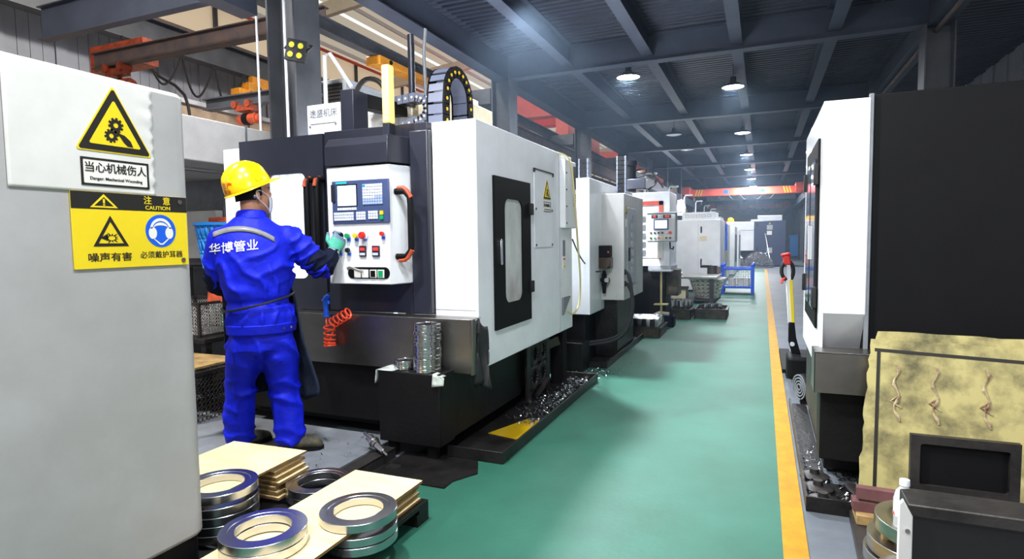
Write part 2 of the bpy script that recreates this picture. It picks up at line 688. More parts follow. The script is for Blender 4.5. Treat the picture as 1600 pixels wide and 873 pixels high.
# ------------------------------------------------------------------ left bay: corrugated side wall, clerestory, roof
LW = -12.5
m = MB()
k = 0
y = 1.0
while y < 60:
    m.box(LW - 0.1, LW + (0.03 if k % 5 else 0.06), y, y + 0.2, 4.72, 6.3)
    y += 0.21
    k += 1
struct('wall_left', m, 'wall_sheet')
struct('wall_left_base', MB().box(LW - 0.15, LW + 0.02, 0, 61, 0, 4.3), 'tan')
struct('trim_1', MB().box(LW - 0.12, LW + 0.12, 0, 61, 4.3, 4.62), 'tan')
struct('trim_2', MB().box(LW - 0.12, LW + 0.22, 0, 61, 4.62, 4.72), 'pipe_white')
m = MB()
ibeam(m, (LW + 0.75, 0, 5.45), (LW + 0.75, 60, 5.45), 0.55, 0.3)
struct('ceiling_beam', m, 'column')
m = MB()
m.bar((LW + 0.75, 0, 6.05), (LW + 0.75, 60, 6.05), 0.1, 0.1)
struct('trim_3', m, 'rust_girder')
m = MB()
for k in range(22):
    y = 0 + k * 2.75
    m.box(LW - 0.05, LW, y + 0.05, y + 2.7, 6.35, 7.25)
struct('window_1', m, 'wall_panel')
m = MB()
for k in range(23):
    m.box(LW - 0.06, LW + 0.06, k * 2.75 - 0.05, k * 2.75 + 0.05, 6.3, 7.3)
struct('trim_4', m, 'column')
m = MB()
m.tube([(LW + 0.14, 0, 7.2), (LW + 0.14, 60, 7.2)], 0.05)
tag(m.build('pipe', 'red_crane'), 'red pipe along the top of the left bay clerestory', 'pipe')


def roof_z(x):
    return 7.4 + (x - LW) * 0.10


def roof():
    """sheet bays between narrow daylight strips that run the length of the bay"""
    ms, mk, mp = MB(), MB(), MB()
    x = LW - 0.3
    while x < -2.5:
        for xa, xb, q in ((x, x + 0.96, ms), (x + 0.96, x + 1.1, mk)):
            q.face([(xa, -5, roof_z(xa)), (xb, -5, roof_z(xb)), (xb, 62, roof_z(xb)), (xa, 62, roof_z(xa))])
        mp.bar((x + 0.5, -5, roof_z(x + 0.5) - 0.06), (x + 0.5, 62, roof_z(x + 0.5) - 0.06), 0.05, 0.1)
        x += 1.1
    return ms, mk, mp


ms, mk, mp = roof()
struct('ceiling_sheet', ms, 'roof_sheet')
struct('ceiling_skylight', mk, 'skylight')
struct('ceiling_purlin', mp, 'pipe_white')
for y in (6.5, 12.5, 18.5, 24.5, 32, 40):
    m = MB()
    m.bar((LW, y, roof_z(LW) - 0.35), (-3.0, y, roof_z(-3.0) - 0.35), 0.16, 0.34)
    struct('ceiling_beam', m, 'beige')

# rust coloured runway beam along the column row, stub brackets
m = MB()
ibeam(m, (-4.75, 9.8, 3.35), (-4.75, 46, 3.35), 0.36, 0.2)
struct('ceiling_beam', m, 'rust_girder')
m = MB()
ibeam(m, (-5.0, 4.7, 3.93), (-5.0, 46, 3.93), 0.17, 0.14)
struct('ceiling_beam', m, 'column')
for y in BEAM_Y[1:6]:
    m = MB()
    m.box(-5.8, XL - 0.2, y - 0.1, y + 0.1, 3.72, 3.98)
    struct('ceiling_beam', m, 'column')
m = MB()
m.box(-4.62, -4.42, 3.0, 4.38, 3.5, 3.78)
struct('ceiling_beam', m, 'girder')
for x in (-3.72, 1.84):
    m = MB()
    m.box(x - 0.12, x + 0.12, 18, 58, 3.08, 3.42)
    struct('ceiling_beam', m, 'girder')


# ------------------------------------------------------------------ ceiling lamps of the mezzanine
def make_lamp():
    t = thing('ceiling_lamp', '', 'ceiling lamp', (0, 0, 0))
    MB().lathe([(0.0, 0.16), (0.05, 0.16), (0.055, 0.07), (0.19, 0.0), (0.20, -0.02), (0.185, -0.02)], seg=28).build('lamp_shade', 'dark_steel', t)
    return t


def lamp_on(lit):
    t = make_lamp()
    MB().lathe([(0.185, -0.015), (0.12, -0.03), (0.0, -0.035)], seg=28).build('lamp_lens', 'lamp_glow' if lit else 'lamp_off', t)
    MB().cyl((0, 0, 0.16), (0, 0, 0.46), 0.008, 6).build('lamp_rod', 'dark_steel', t)
    return t


LIT, UNLIT = lamp_on(True), lamp_on(False)
first = {True: LIT, False: UNLIT}
used = {True: 0, False: 0}
LAMPS = [(-2.07, 9.95, True, 'lit round ceiling lamp, the largest one in view, left of the aisle', 110),
         (-0.51, 11.4, True, 'lit round ceiling lamp nearest the camera in the row above the aisle', 130),
         (-2.13, 15.9, False, 'unlit ceiling lamp behind the large lit one, nearer of the two unlit', 0),
         (-2.11, 18.75, False, 'unlit ceiling lamp farther back of the two unlit ones', 0),
         (-0.50, 16.45, True, 'second lit lamp of the row above the aisle', 130),
         (-0.51, 20.85, True, 'third lit lamp of the row above the aisle', 150),
         (-0.50, 25.4, True, 'fourth lit lamp of the row above the aisle', 260),
         (-0.49, 29.6, True, 'fifth lit lamp of the row above the aisle, just before the orange crane', 320),
         (-0.47, 33.8, True, 'sixth lit lamp of the row above the aisle, lowest in the picture', 320)]
for x, y, lit, lab, pw in LAMPS:
    if used[lit] == 0:
        o = first[lit]
        o.location = (x, y, 4.02)
        o['label'] = lab
        o['group'] = 'mezzanine ceiling lamps'
    else:
        o = dup(first[lit], (x, y, 4.02), label=lab, group='mezzanine ceiling lamps')
    used[lit] = 1
    if lit:
        light('ceiling_lamp_light', 'AREA', (x, y, 3.97), pw, 0.34, (0.88, 0.94, 1.0), (x, y, 0))
# the lamp just above the frame, and the ones behind it in the same rows
light('ceiling_lamp_light', 'SPOT', (-2.46, 6.35, 3.97), 1750, 0.12, (0.86, 0.93, 1.0), (-2.46, 6.35, 0), spot=124)
for i, (x, y, pw) in enumerate(((-0.5, 6.3, 20), (-0.4, 1.4, 80))):
    light('ceiling_lamp_light', 'AREA', (x, y, 3.97), pw, 0.3, (0.86, 0.93, 1.0), (x, y, 0))


# bluish shop haze under the mezzanine
hz = MB().box(-4.0, 3.9, 5.2, 61.5, 0.03, 4.05).build('haze', [], None)
hm_ = bpy.data.materials.new('haze')
hm_.use_nodes = True
nt = hm_.node_tree
for n in list(nt.nodes):
    nt.nodes.remove(n)
o_ = nt.nodes.new('ShaderNodeOutputMaterial')
v_ = nt.nodes.new('ShaderNodeVolumeScatter')
v_.inputs['Color'].default_value = (0.55, 0.74, 1.0, 1)
v_.inputs['Density'].default_value = 0.0048
v_.inputs['Anisotropy'].default_value = 0.35
nt.links.new(v_.outputs[0], o_.inputs['Volume'])
hz.data.materials.append(hm_)
tag(hz, 'thin bluish haze hanging in the aisle under the mezzanine ceiling', 'haze', kind='stuff')


# ------------------------------------------------------------------ the big machining centre in the middle
mc = thing('machining_center', 'large white and black machining centre with control panel where the worker stands', 'machine', (-2.75, 4.4, 0))
FY = 3.42            # front of the enclosure
SX = -1.68           # side facing the aisle
m = MB()
m.box(-3.86, -3.66, FY, 5.45, 0.5, 2.08)
m.box(-3.66, -2.0, FY + 0.05, 5.45, 0.86, 2.1)
m.box(-2.0, SX, FY, 5.47, 0.51, 2.125)
m.build('enclosure', 'white_paint', mc, 0.006)
m = MB()
m.box(SX, SX + 0.004, 5.08, 5.09, 0.51, 2.12)
m.box(-2.0, SX - 0.02, FY - 0.003, FY, 0.9, 0.903)
m.build('panel_seam', 'light_grey', mc)
# left sliding door with the lit window
m = MB()
framed_plate(m, 'y', (-3.66, 0.87), (-2.87, 2.12), (-3.385, -3.035, 1.095, 1.855), 0.05, FY - 0.03, FY)
dl = m.build('sliding_door', 'dark_blue_grey', mc)
m = MB()
m.prism(rrect(-3.40, -3.02, 1.08, 1.87, 0.05), 'y', FY - 0.012, FY - 0.004)
m.build('window_pane', 'chamber_glow', dl)
for hx in (-2.965, -2.875):
    m = MB()
    m.tube([(hx, FY - 0.03, 1.80), (hx, FY - 0.09, 1.795), (hx, FY - 0.1, 1.76), (hx, FY - 0.1, 1.30), (hx, FY - 0.09, 1.265), (hx, FY - 0.03, 1.26)], 0.022, 10)
    h = m.build('door_handle', 'near_black', dl)
    m = MB()
    m.tube([(hx, FY - 0.06, 1.81), (hx, FY - 0.11, 1.79), (hx, FY - 0.122, 1.745)], 0.014, 8)
    tag(m.build('door_handle_cap', 'orange_red', dl), 'orange end cap of the door handle')
# centre black panel and the raised strip beside the white column
m = MB()
m.box(-2.86, -2.02, FY - 0.02, FY + 0.04, 0.87, 2.13)
m.build('front_panel', 'dark_blue_grey', mc, 0.004)
m = MB()
m.box(-2.14, -2.0, FY - 0.055, FY, 0.87, 2.075)
m.build('raised_strip', 'dark_blue_grey', mc, 0.01)
# splash guard
m = MB()
m.box(-3.5, -1.655, 3.262, 3.27, 0.52, 0.86)
m.box(-3.5, -1.655, 3.262, 3.40, 0.856, 0.862)
m.box(-1.662, -1.642, 3.25, 3.30, 0.515, 0.865)
g = m.build('splash_guard', 'stainless', mc, 0.002)
# bed
m = MB()
m.box(-3.75, -1.86, 3.42, 5.38, 0.06, 0.56)
m.box(-3.6, -2.0, 3.33, 3.42, 0.12, 0.52)
m.build('bed', 'base_black', mc, 0.01)
m = MB()
m.box(-2.225, -1.785, 3.075, 3.262, 0.095, 0.545)
fb = m.build('front_box', 'base_black', mc, 0.006)
for p in ((-2.15, 3.12), (-1.86, 3.12)):
    MB().box(p[0] - 0.03, p[0] + 0.03, p[1] - 0.02, p[1] + 0.02, 0.012, 0.12).build('foot', 'near_black', mc)
m = MB()
m.box(-1.86, -1.80, 3.262, 4.42, 0.10, 0.52)
m.build('side_skirt', 'base_black', mc, 0.004)
m = MB()
holed(m, 'x', -1.75, 4.50, 0.10, 0.20, 2, 2, 0.055, seg=16)
m.box(-1.753, -1.747, 4.42, 4.50, 0.03, 0.52)
m.box(-1.753, -1.747, 4.90, 4.96, 0.03, 0.52)
bp = m.build('bracket_plate', 'oily_steel', mc, solid=0.02)
m = MB()
m.bar((-1.76, 4.62, 0.03), (-1.74, 4.86, 0.14), 0.08, 0.012)
m.bar((-1.79, 4.62, 0.04), (-1.79, 4.86, 0.16), 0.012, 0.06)
m.build('spout', 'dark_steel', bp)
m = MB()
m.box(-1.82, -1.70, 5.22, 5.34, 0.0125, 0.52)
m.build('bed_leg', 'near_black', mc)
m = MB()
m.bar((-1.95, 4.98, 0.33), (-1.74, 5.2, 0.42), 0.05, 0.08)
m.build('pipe_bracket', 'dark_steel', mc)
# control cabinet
cc = None
m = MB()
m.prism([(-2.70, 3.22), (-2.21, 3.22), (-2.15, 3.40), (-2.70, 3.40)], 'z', 1.075, 1.85)
cc = m.build('control_cabinet', 'white_paint', mc, 0.006)
m = MB()
m.prism([(3.205, 1.86), (3.205, 1.985), (3.25, 2.04), (3.41, 2.04), (3.41, 1.86)], 'x', -2.70, -2.20)
m.prism([(-2.20, 3.205), (-2.135, 3.405), (-2.20, 3.405)], 'z', 1.86, 2.035)
m.build('control_hood', 'dark_blue_grey', mc, 0.004)
CY = 3.22
m = MB()
m.box(-2.65, -2.2, CY - 0.012, CY, 1.475, 1.757)
m.build('operator_panel', 'panel_blue', cc, 0.004)
m = MB()
m.box(-2.652, -2.62, CY - 0.02, CY - 0.012, 1.62, 1.735)
m.build('card_slot', 'dark_blue_grey', cc, 0.002)
MB().box(-2.605, -2.445, CY - 0.015, CY - 0.012, 1.588, 1.732).build('screen_bezel', 'near_black', cc)
MB().box(-2.60, -2.452, CY - 0.017, CY - 0.0145, 1.593, 1.724).build('screen', 'screen_glow', cc)
MB().box(-2.615, -2.525, CY - 0.015, CY - 0.012, 1.737, 1.75).build('badge', 'teal', cc)


def keys(x0, x1, z0, z1, nx, nz, mm_='key_white'):
    m = MB()
    dx, dz = (x1 - x0) / nx, (z1 - z0) / nz
    for i in range(nx):
        for j in range(nz):
            m.mi = 1 if (nz > 4 and (j < 2 or (j == 2 and i > 4))) else 0
            m.box(x0 + i * dx + dx * 0.08, x0 + (i + 1) * dx - dx * 0.08, CY - 0.018, CY - 0.012, z0 + j * dz + dz * 0.08, z0 + (j + 1) * dz - dz * 0.08)
    return m.build('keypad', ['key_white', 'key_blue'], cc)


keys(-2.40, -2.245, 1.595, 1.728, 8, 7)
keys(-2.605, -2.45, 1.562, 1.582, 8, 1)
keys(-2.635, -2.475, 1.495, 1.552, 10, 3)
keys(-2.455, -2.38, 1.497, 1.552, 4, 3)
keys(-2.36, -2.285, 1.50, 1.555, 4, 3)
MB().box(-2.268, -2.243, CY - 0.02, CY - 0.012, 1.527, 1.552).build('push_button', 'yellow_plastic', cc)
MB().box(-2.268, -2.243, CY - 0.02, CY - 0.012, 1.497, 1.522).build('push_button', 'green_plastic', cc)
MB().box(-2.40, -2.382, CY - 0.0185, CY - 0.012, 1.708, 1.724).build('push_button', 'sky_blue_plastic', cc)
for bx, bz, mt, r in ((-2.53, 1.395, 'green_plastic', 0.016), (-2.465, 1.395, 'yellow_plastic', 0.016), (-2.40, 1.397, 'red_plastic', 0.024), (-2.255, 1.405, 'red_plastic', 0.014),
                      (-2.60, 1.30, 'black', 0.016), (-2.53, 1.30, 'black', 0.016)):
    m = MB()
    m.cyl((bx, CY, bz), (bx, CY - 0.012, bz), r * 1.15, 18)
    m.build('button_ring', 'key_white', cc)
    m = MB()
    if r > 0.02:
        m.cyl((bx, CY - 0.012, bz), (bx, CY - 0.03, bz), 0.012, 12)
        m.lathe([(0.0, 0.05), (r * 0.8, 0.05), (r, 0.042), (r, 0.03), (0.0, 0.03)], (bx, CY, bz), 18, (0, -1, 0))
    else:
        m.cyl((bx, CY - 0.012, bz), (bx, CY - 0.03, bz), r, 16)
    m.build('selector_knob' if mt == 'black' else 'push_button', mt, cc)
    if bz > 1.35 or mt == 'black':
        MB().box(bx - 0.008, bx + 0.014, CY - 0.01, CY, bz - 0.034, bz - 0.019).build('name_plate', 'blue_plastic', cc)
m = MB()
m.cyl((-2.60, CY, 1.395), (-2.60, CY - 0.012, 1.395), 0.026, 18)
m.cyl((-2.60, CY - 0.012, 1.395), (-2.60, CY - 0.03, 1.395), 0.02, 18)
m.build('rotary_switch', 'near_black', cc)
for tx0, tx1 in ((-2.445, -2.392), (-2.343, -2.286)):
    MB().box(tx0, tx1, CY - 0.012, CY, 1.258, 1.328).build('timer_case', 'dark_blue_grey', cc, 0.003)
    MB().box(tx0 + 0.01, tx1 - 0.006, CY - 0.014, CY - 0.011, 1.295, 1.318).build('timer_window', 'lcd_red', cc)
    text('000', 0.02, 'digit_glow', cc, ((tx0 + tx1) / 2 + 0.002, CY - 0.015, 1.306), (1, 0, 0), (0, 0, 1), name='timer_digits')
    m = MB()
    for i in range(4):
        m.box(tx0 + 0.006 + i * 0.011, tx0 + 0.015 + i * 0.011, CY - 0.015, CY - 0.011, 1.266, 1.282)
    m.build('timer_keys', 'key_white', cc)
# recess with terminal blocks
m = MB()
m.prism(rrect(-2.545, -2.215, 1.112, 1.188, 0.036), 'y', CY - 0.004, CY + 0.001)
m.build('recess', 'near_black', cc)
for k, (x0, mt) in enumerate(((-2.49, 'warm_white'), (-2.43, 'warm_white'), (-2.365, 'green_plastic'), (-2.305, 'green_plastic'))):
    m = MB()
    m.box(x0, x0 + 0.052, CY - 0.012, CY - 0.004, 1.118, 1.172)
    m.build('socket_cover', 'warm_white', cc, 0.003)
    if k > 1:
        MB().box(x0 + 0.008, x0 + 0.044, CY - 0.0135, CY - 0.011, 1.124, 1.166).build('socket_face', 'base_black' if k == 2 else 'green_plastic', cc)
m = MB()
m.grid(lambda u, v: (-2.54 + 0.13 * u, CY - 0.012 - 0.025 * math.sin(u * 3) - 0.01 * v, 1.165 + 0.02 * v + 0.012 * math.sin(u * 5)), 8, 3)
m.build('rag', 'grey_white', cc, solid=0.003)
# handle on the right of the cabinet
m = MB()
m.tube([(-2.19, 3.27, 1.675), (-2.12, 3.27, 1.675), (-2.085, 3.27, 1.64), (-2.08, 3.27, 1.60), (-2.08, 3.27, 1.32), (-2.085, 3.27, 1.29), (-2.12, 3.27, 1.255), (-2.19, 3.27, 1.255)], 0.021, 10)
m.build('handle', 'near_black', cc)
for za, zb in ((1.697, 1.632), (1.233, 1.298)):
    m = MB()
    m.tube([(-2.17, 3.268, za), (-2.112, 3.262, za), (-2.066, 3.26, zb)], 0.014, 8, smooth_n=1)
    tag(m.build('handle_cap', 'orange_red', cc), 'orange end cap of the handle')
# aisle side: door with window
m = MB()
framed_plate(m, 'x', (3.66, 0.735), (4.335, 1.79), (3.83, 4.16, 0.905, 1.645), 0.07, SX - 0.002, SX + 0.016)
sd = m.build('side_door', 'near_black', mc)
MB().prism(rrect(3.82, 4.17, 0.895, 1.655, 0.07), 'x', SX + 0.001, SX + 0.006).build('window_pane', 'smoked_glass', sd)
m = MB()
m.prism(rrect(3.725, 3.76, 1.18, 1.36, 0.012, 3), 'x', SX + 0.014, SX + 0.03)
m.build('door_handle', 'chrome', sd, 0.003)
for z in (0.99, 1.59):
    MB().box(SX + 0.01, SX + 0.035, 4.30, 4.36, z - 0.045, z + 0.045).build('hinge', 'black', sd, 0.004)
m = MB()
m.box(SX, SX + 0.006, 4.45, 4.90, 1.29, 1.915)
cp = m.build('cover_plate', 'white_paint', mc, 0.002)
m = MB()
m.box(SX, SX + 0.012, 4.44, 4.91, 1.912, 1.922)
for y_ in (4.45, 4.9):
    m.box(SX, SX + 0.012, y_ - 0.012, y_ + 0.012, 1.89, 1.922)
m.build('hanging_rail', 'dark_steel', cp)
m = MB()
for y_, z_ in ((4.48, 1.31), (4.87, 1.31), (4.48, 1.6), (4.87, 1.6)):
    m.cyl((SX + 0.004, y_, z_), (SX + 0.011, y_, z_), 0.01, 8)
m.build('screw', 'dark_steel', cp)


def tri_sign(parent, c, yd, zd, size, t=0.002, icon='gears', names='warning_sign'):
    """warning triangle, centre c, in the plane of yd (reading direction) and zd"""
    yd, zd = V(yd), V(zd)
    n = yd.cross(zd)
    c = V(c)

    def tri(r, rr, d0, d1):
        pts = []
        for k in range(3):
            a = PI / 2 + k * 2 * PI / 3
            cc_ = (math.cos(a) * (r - rr * 2), math.sin(a) * (r - rr * 2))
            for j in range(5):
                b = a - PI / 3 + j * (2 * PI / 3) / 4
                pts.append((cc_[0] + rr * math.cos(b), cc_[1] + rr * math.sin(b)))
        lo = [c + yd * p[0] + zd * p[1] + n * d0 for p in pts]
        hi = [c + yd * p[0] + zd * p[1] + n * d1 for p in pts]
        return lo, hi
    m = MB()
    m.hexa(*tri(size * 1.06, size * 0.05, 0, t))
    s_ = m.build(names, 'sign_yellow', parent)
    m = MB()
    m.hexa(*tri(size, size * 0.045, t, t * 1.6))
    m.build('sign_border', 'sign_black', s_ if parent.parent is None else parent)
    m = MB()
    m.hexa(*tri(size * 0.72, size * 0.03, t * 1.6, t * 2.2))
    m.build('sign_field', 'sign_yellow', s_ if parent.parent is None else parent)
    m = MB()
    d0, d1 = t * 2.2, t * 2.8

    def shape(pts):
        m.hexa([c + yd * p[0] * size + zd * p[1] * size + n * d0 for p in pts], [c + yd * p[0] * size + zd * p[1] * size + n * d1 for p in pts])

    def gear(x, y, r, hole):
        N = 10
        for k in range(N):
            a = 2 * PI * k / N
            b = a + 2 * PI / N
            h_ = 0.55 * 2 * PI / N
            ro, ri = r * 1.18, r * 0.92
            P_ = lambda q, ang: (x + q * math.cos(ang), y + q * math.sin(ang))
            shape([P_(hole, a), P_(ro, a), P_(ro, a + h_), P_(hole, a + h_)])
            shape([P_(hole, a + h_), P_(ri, a + h_), P_(ri, b), P_(hole, b)])
    if icon == 'gears':
        gear(0.02, 0.13, 0.155, 0.06)
        gear(-0.10, -0.13, 0.14, 0.055)
        shape([(0.10, -0.05), (0.22, -0.08), (0.36, -0.20), (0.42, -0.34), (0.28, -0.33), (0.20, -0.26), (0.10, -0.12)])
        shape([(0.02, 0.0), (0.10, -0.05), (0.10, -0.12), (-0.02, -0.04)])
    elif icon == 'noise':
        N = 11
        for k in range(N):
            a = 2 * PI * k / N
            r_ = 0.3 if k % 2 else 0.23
            P_ = lambda q, ang: (0.02 + q * math.cos(ang) * 1.15, -0.09 + q * math.sin(ang) * 0.75)
            shape([P_(0.12, a), P_(r_, a + 0.28), P_(0.12, a + 0.57)])
        shape([(-0.42, -0.1), (-0.1, 0.08), (-0.14, -0.2)])
        shape([(0.1, -0.1), (0.16, -0.12), (0.05, -0.33), (-0.06, -0.34), (0.02, -0.26)])
    elif icon == 'bang':
        shape([(-0.07, 0.3), (0.07, 0.3), (0.04, -0.14), (-0.04, -0.14)])
        shape([(-0.05, -0.2), (0.05, -0.2), (0.05, -0.31), (-0.05, -0.31)])
    m.build('sign_symbol', 'sign_black', s_ if parent.parent is None else parent)
    return s_


tri_sign(mc, (SX + 0.006, 4.745, 1.745), (0, 1, 0), (0, 0, 1), 0.105)
m = MB()
m.box(SX + 0.006, SX + 0.008, 4.655, 4.835, 1.585, 1.668)
wl = m.build('warning_label', 'sign_white', mc)
m = MB()
for z in (1.585, 1.663):
    m.box(SX + 0.008, SX + 0.009, 4.655, 4.835, z, z + 0.006)
for y_ in (4.655, 4.83):
    m.box(SX + 0.008, SX + 0.009, y_, y_ + 0.005, 1.585, 1.668)
m.build('label_border', 'sign_black', wl)
text('当心机械伤人', 0.028, 'sign_black', wl, (SX + 0.009, 4.745, 1.638), (0, 1, 0), (0, 0, 1), off=0.0006)
text('Danger: Mechanical Wounding', 0.0115, 'sign_black', wl, (SX + 0.009, 4.745, 1.605), (0, 1, 0), (0, 0, 1))
# rear electrical box and details
m = MB()
m.box(SX - 0.02, SX + 0.05, 5.12, 5.45, 1.455, 2.07)
eb = m.build('electrical_box', 'white_paint', mc, 0.008)
MB().box(SX + 0.045, SX + 0.053, 5.37, 5.44, 1.82, 2.03).build('vent_window', 'black', eb)
m = MB()
for k in range(5):
    m.box(SX + 0.046, SX + 0.054, 5.37, 5.44, 1.66 + k * 0.025, 1.672 + k * 0.025)
m.build('vent_slot', 'mid_grey', eb)
m = MB()
for z in (1.5, 1.65, 1.8, 1.95):
    m.cyl((SX + 0.045, 5.15, z), (SX + 0.056, 5.15, z), 0.008, 8)
m.build('screw', 'dark_steel', eb)
MB().box(SX, SX + 0.006, 5.18, 5.24, 1.20, 1.345).build('gauge_glass', 'mid_grey', mc)
lb = MB().box(SX, SX + 0.004, 5.18, 5.24, 1.08, 1.195).build('hazard_label', 'sign_white', mc)
MB().box(SX + 0.004, SX + 0.006, 5.18, 5.24, 1.165, 1.18).build('label_band', 'red_plastic', lb)
MB().box(SX + 0.004, SX + 0.006, 5.18, 5.24, 1.10, 1.115).build('label_band', 'yellow_plastic', lb)
m = MB()
m.prism([(5.14, 0.82), (5.36, 0.82), (5.14, 0.66)], 'x', SX, SX + 0.02)
m.build('drain_hood', 'mid_grey', mc)
m = MB()
m.tube([(SX - 0.2, 5.0, 2.14), (SX + 0.02, 5.14, 2.13), (SX + 0.07, 5.24, 2.06), (SX + 0.075, 5.33, 1.7), (SX + 0.075, 5.41, 1.3), (SX + 0.08, 5.48, 1.0), (SX + 0.08, 5.46, 0.74), (SX + 0.06, 5.3, 0.64), (SX + 0.03, 5.2, 0.70)], 0.009, 6, smooth_n=2)
m.build('air_hose', 'cable_yellow', mc)
# ---- on the roof of the machine
m = MB()
m.box(-3.06, -2.755, 3.46, 3.72, 2.12, 2.345)
hb = m.build('head_box', 'white_paint', mc, 0.008)
text('途盛机床', 0.062, 'mid_grey', hb, (-2.91, 3.458, 2.275), (1, 0, 0), (0, 0, 1))
m = MB()
m.box(-3.03, -2.80, 3.456, 3.46, 2.205, 2.208)
m.cyl((-3.03, 3.46, 2.19), (-3.03, 3.45, 2.19), 0.006, 8)
m.cyl((-2.80, 3.46, 2.195), (-2.80, 3.45, 2.195), 0.006, 8)
m.build('access_cover', 'mid_grey', hb)
m = MB()
m.box(-2.75, -2.64, 3.45, 3.62, 2.1, 2.42)
m.build('cable_post', 'dark_blue_grey', mc, 0.004)
m = MB()
m.bar((-2.70, 3.55, 2.37), (-2.74, 4.22, 2.42), 0.1, 0.1)
m.build('cable_arm', 'near_black', mc, 0.004)
m = MB()
m.box(-3.12, -2.72, 4.2, 4.75, 2.1, 2.50)
sh = m.build('spindle_housing', 'white_paint', mc, 0.008)
MB().box(-3.07, -2.76, 4.196, 4.2, 2.18, 2.42).build('access_cover', 'warm_white', sh, 0.002)
m = MB()
m.box(-3.12, -2.42, 4.5, 5.0, 2.5, 2.63)
m.build('housing_lid', 'white_paint', mc, 0.008)
m = MB()
m.box(-2.72, -2.28, 4.32, 5.0, 2.1, 2.52)
m.build('column_cover', 'cream', mc, 0.006)
# lit beacon bar
m = MB()
m.box(-2.275, -2.225, 3.27, 3.34, 2.035, 2.12)
bs = m.build('beacon_base', 'dark_blue_grey', mc, 0.003)
m = MB()
m.box(-2.278, -2.222, 3.27, 3.34, 2.12, 2.49)
tag(m.build('beacon_lens', 'beacon_glow', mc, 0.012), 'tall glowing yellow beacon')
m = MB()
m.tube([(-2.66, 4.25, 2.45), (-2.66, 4.25, 3.03)], 0.028, 12)
m.build('cylinder_rod', 'dark_blue_grey', mc)
m = MB()
m.tube([(-2.56, 4.3, 2.5), (-2.57, 4.3, 2.9), (-2.55, 4.3, 3.08)], 0.014, 8)
m.build('pipe', 'mid_grey', mc)
m = MB()
m.tube([(-3.3, 4.3, 2.40), (-3.28, 4.3, 2.62), (-3.17, 4.3, 2.76), (-3.0, 4.3, 2.72), (-2.92, 4.3, 2.55)], 0.022, 8, smooth_n=2)
m.build('conduit', 'dark_steel', mc)


def chain(path, side, wd, th, links=True):
    """energy chain: links along path (list of points), 'side' the unit vector across, wd across, th thick"""
    m = MB()
    side = V(side)
    for a, b in zip(path, path[1:]):
        a, b = V(a), V(b)
        t = (b - a)
        nrm = t.cross(side).normalized()
        mid = (a + b) / 2
        L_ = t.length
        tt = t.normalized()
        for s_ in (-1, 1):
            c = mid + side * s_ * (wd / 2 - 0.006)
            m.mi = 1
            m.bar(c - tt * L_ * 0.54, c + tt * L_ * 0.54, 0.012, th, up=nrm) if abs(tt.dot(nrm)) < 0.99 else None
            m.mi = 2
            m.cyl(c + side * s_ * 0.004, c + side * s_ * 0.010, th * 0.15, 8)
        m.mi = 0
        for k_ in (-1, 1):
            c = mid + nrm * k_ * (th / 2 - 0.004)
            m.bar(c - tt * L_ * 0.42, c + tt * L_ * 0.42, wd - 0.03, 0.007, up=nrm)
    return m


def arc(c, r, a0, a1, n, e1, e2):
    return [V(c) + V(e1) * r * math.cos(math.radians(a0 + (a1 - a0) * i / n)) + V(e2) * r * math.sin(math.radians(a0 + (a1 - a0) * i / n)) for i in range(n + 1)]


# grey chain lying across the top with a turn at its right end
p = [V((-2.98 + 0.058 * i, 4.12, 2.45 + 0.004 * i)) for i in range(9)] + arc((-2.50, 4.12, 2.385), 0.09, 80, -110, 7, (1, 0, 0), (0, 0, 1)) + [V((-2.62, 4.12, 2.27))]
m = chain(p, (0, 1, 0), 0.12, 0.066)
ch = m.build('cable_chain', ['dark_blue_grey', 'chain_grey', 'cream'], mc)
# black chain standing up in an arch
AX = -2.22
p = [V((AX, 3.9, 2.12)), V((AX, 3.9, 2.2)), V((AX, 3.9, 2.28)), V((AX, 3.9, 2.36))] + arc((AX, 4.1, 2.44), 0.19, 180, 0, 9, (0, 1, 0), (0, 0, 1)) + [V((AX, 4.29, 2.34)), V((AX, 4.29, 2.26)), V((AX, 4.29, 2.18)), V((AX, 4.29, 2.1))]
m = chain(p, (1, 0, 0), 0.15, 0.085)
ch = m.build('cable_chain', ['chain_grey', 'near_black', 'yellow_plastic'], mc)
m = MB()
m.box(-2.60, -2.38, 3.95, 4.05, 2.12, 2.145)
m.build('chain_bracket', 'orange_red', mc)
m = MB()
m.tube([(-3.5, 4.2, 2.1), (-3.5, 4.2, 2.96), (-3.44, 4.2, 2.97), (-3.22, 4.2, 2.66)], 0.018, 8)
m.build('lamp_arm', 'pipe_white', mc)

# ---- black rag hung at the corner of the splash guard
m = MB()
m.grid(lambda u, v: (-1.66 + 0.03 * math.sin(v * 9) * u + 0.035 * v * (1 + 0.4 * u), 3.31 + 0.1 * v + 0.02 * math.sin(u * 6 + v * 7), 0.83 - 0.40 * u + 0.03 * math.sin(v * 5)), 14, 10)
tag(m.build('rag', 'rubber', None, solid=0.012), 'black rag hanging at the right end of the stainless splash guard', 'rag')

# ---- steel rings on the front box
def ring_mesh(name, ro, ri, h, mt, groove=True):
    m = MB()
    e = min(0.0015, h * 0.12)
    prof = [(ri, e), (ri + e, 0), (ro - e, 0), (ro, e)]
    if groove:
        prof += [(ro, h * 0.40), (ro - h * 0.08, h * 0.45), (ro - h * 0.08, h * 0.55), (ro, h * 0.6)]
    prof += [(ro, h - e), (ro - e, h), (ri + (ro - ri) * 0.45, h), (ri + (ro - ri) * 0.42, h - e), (ri + e, h - e), (ri, h - 2 * e)]
    m.lathe(prof, seg=40, closed=True)
    return m.build(name, mt)


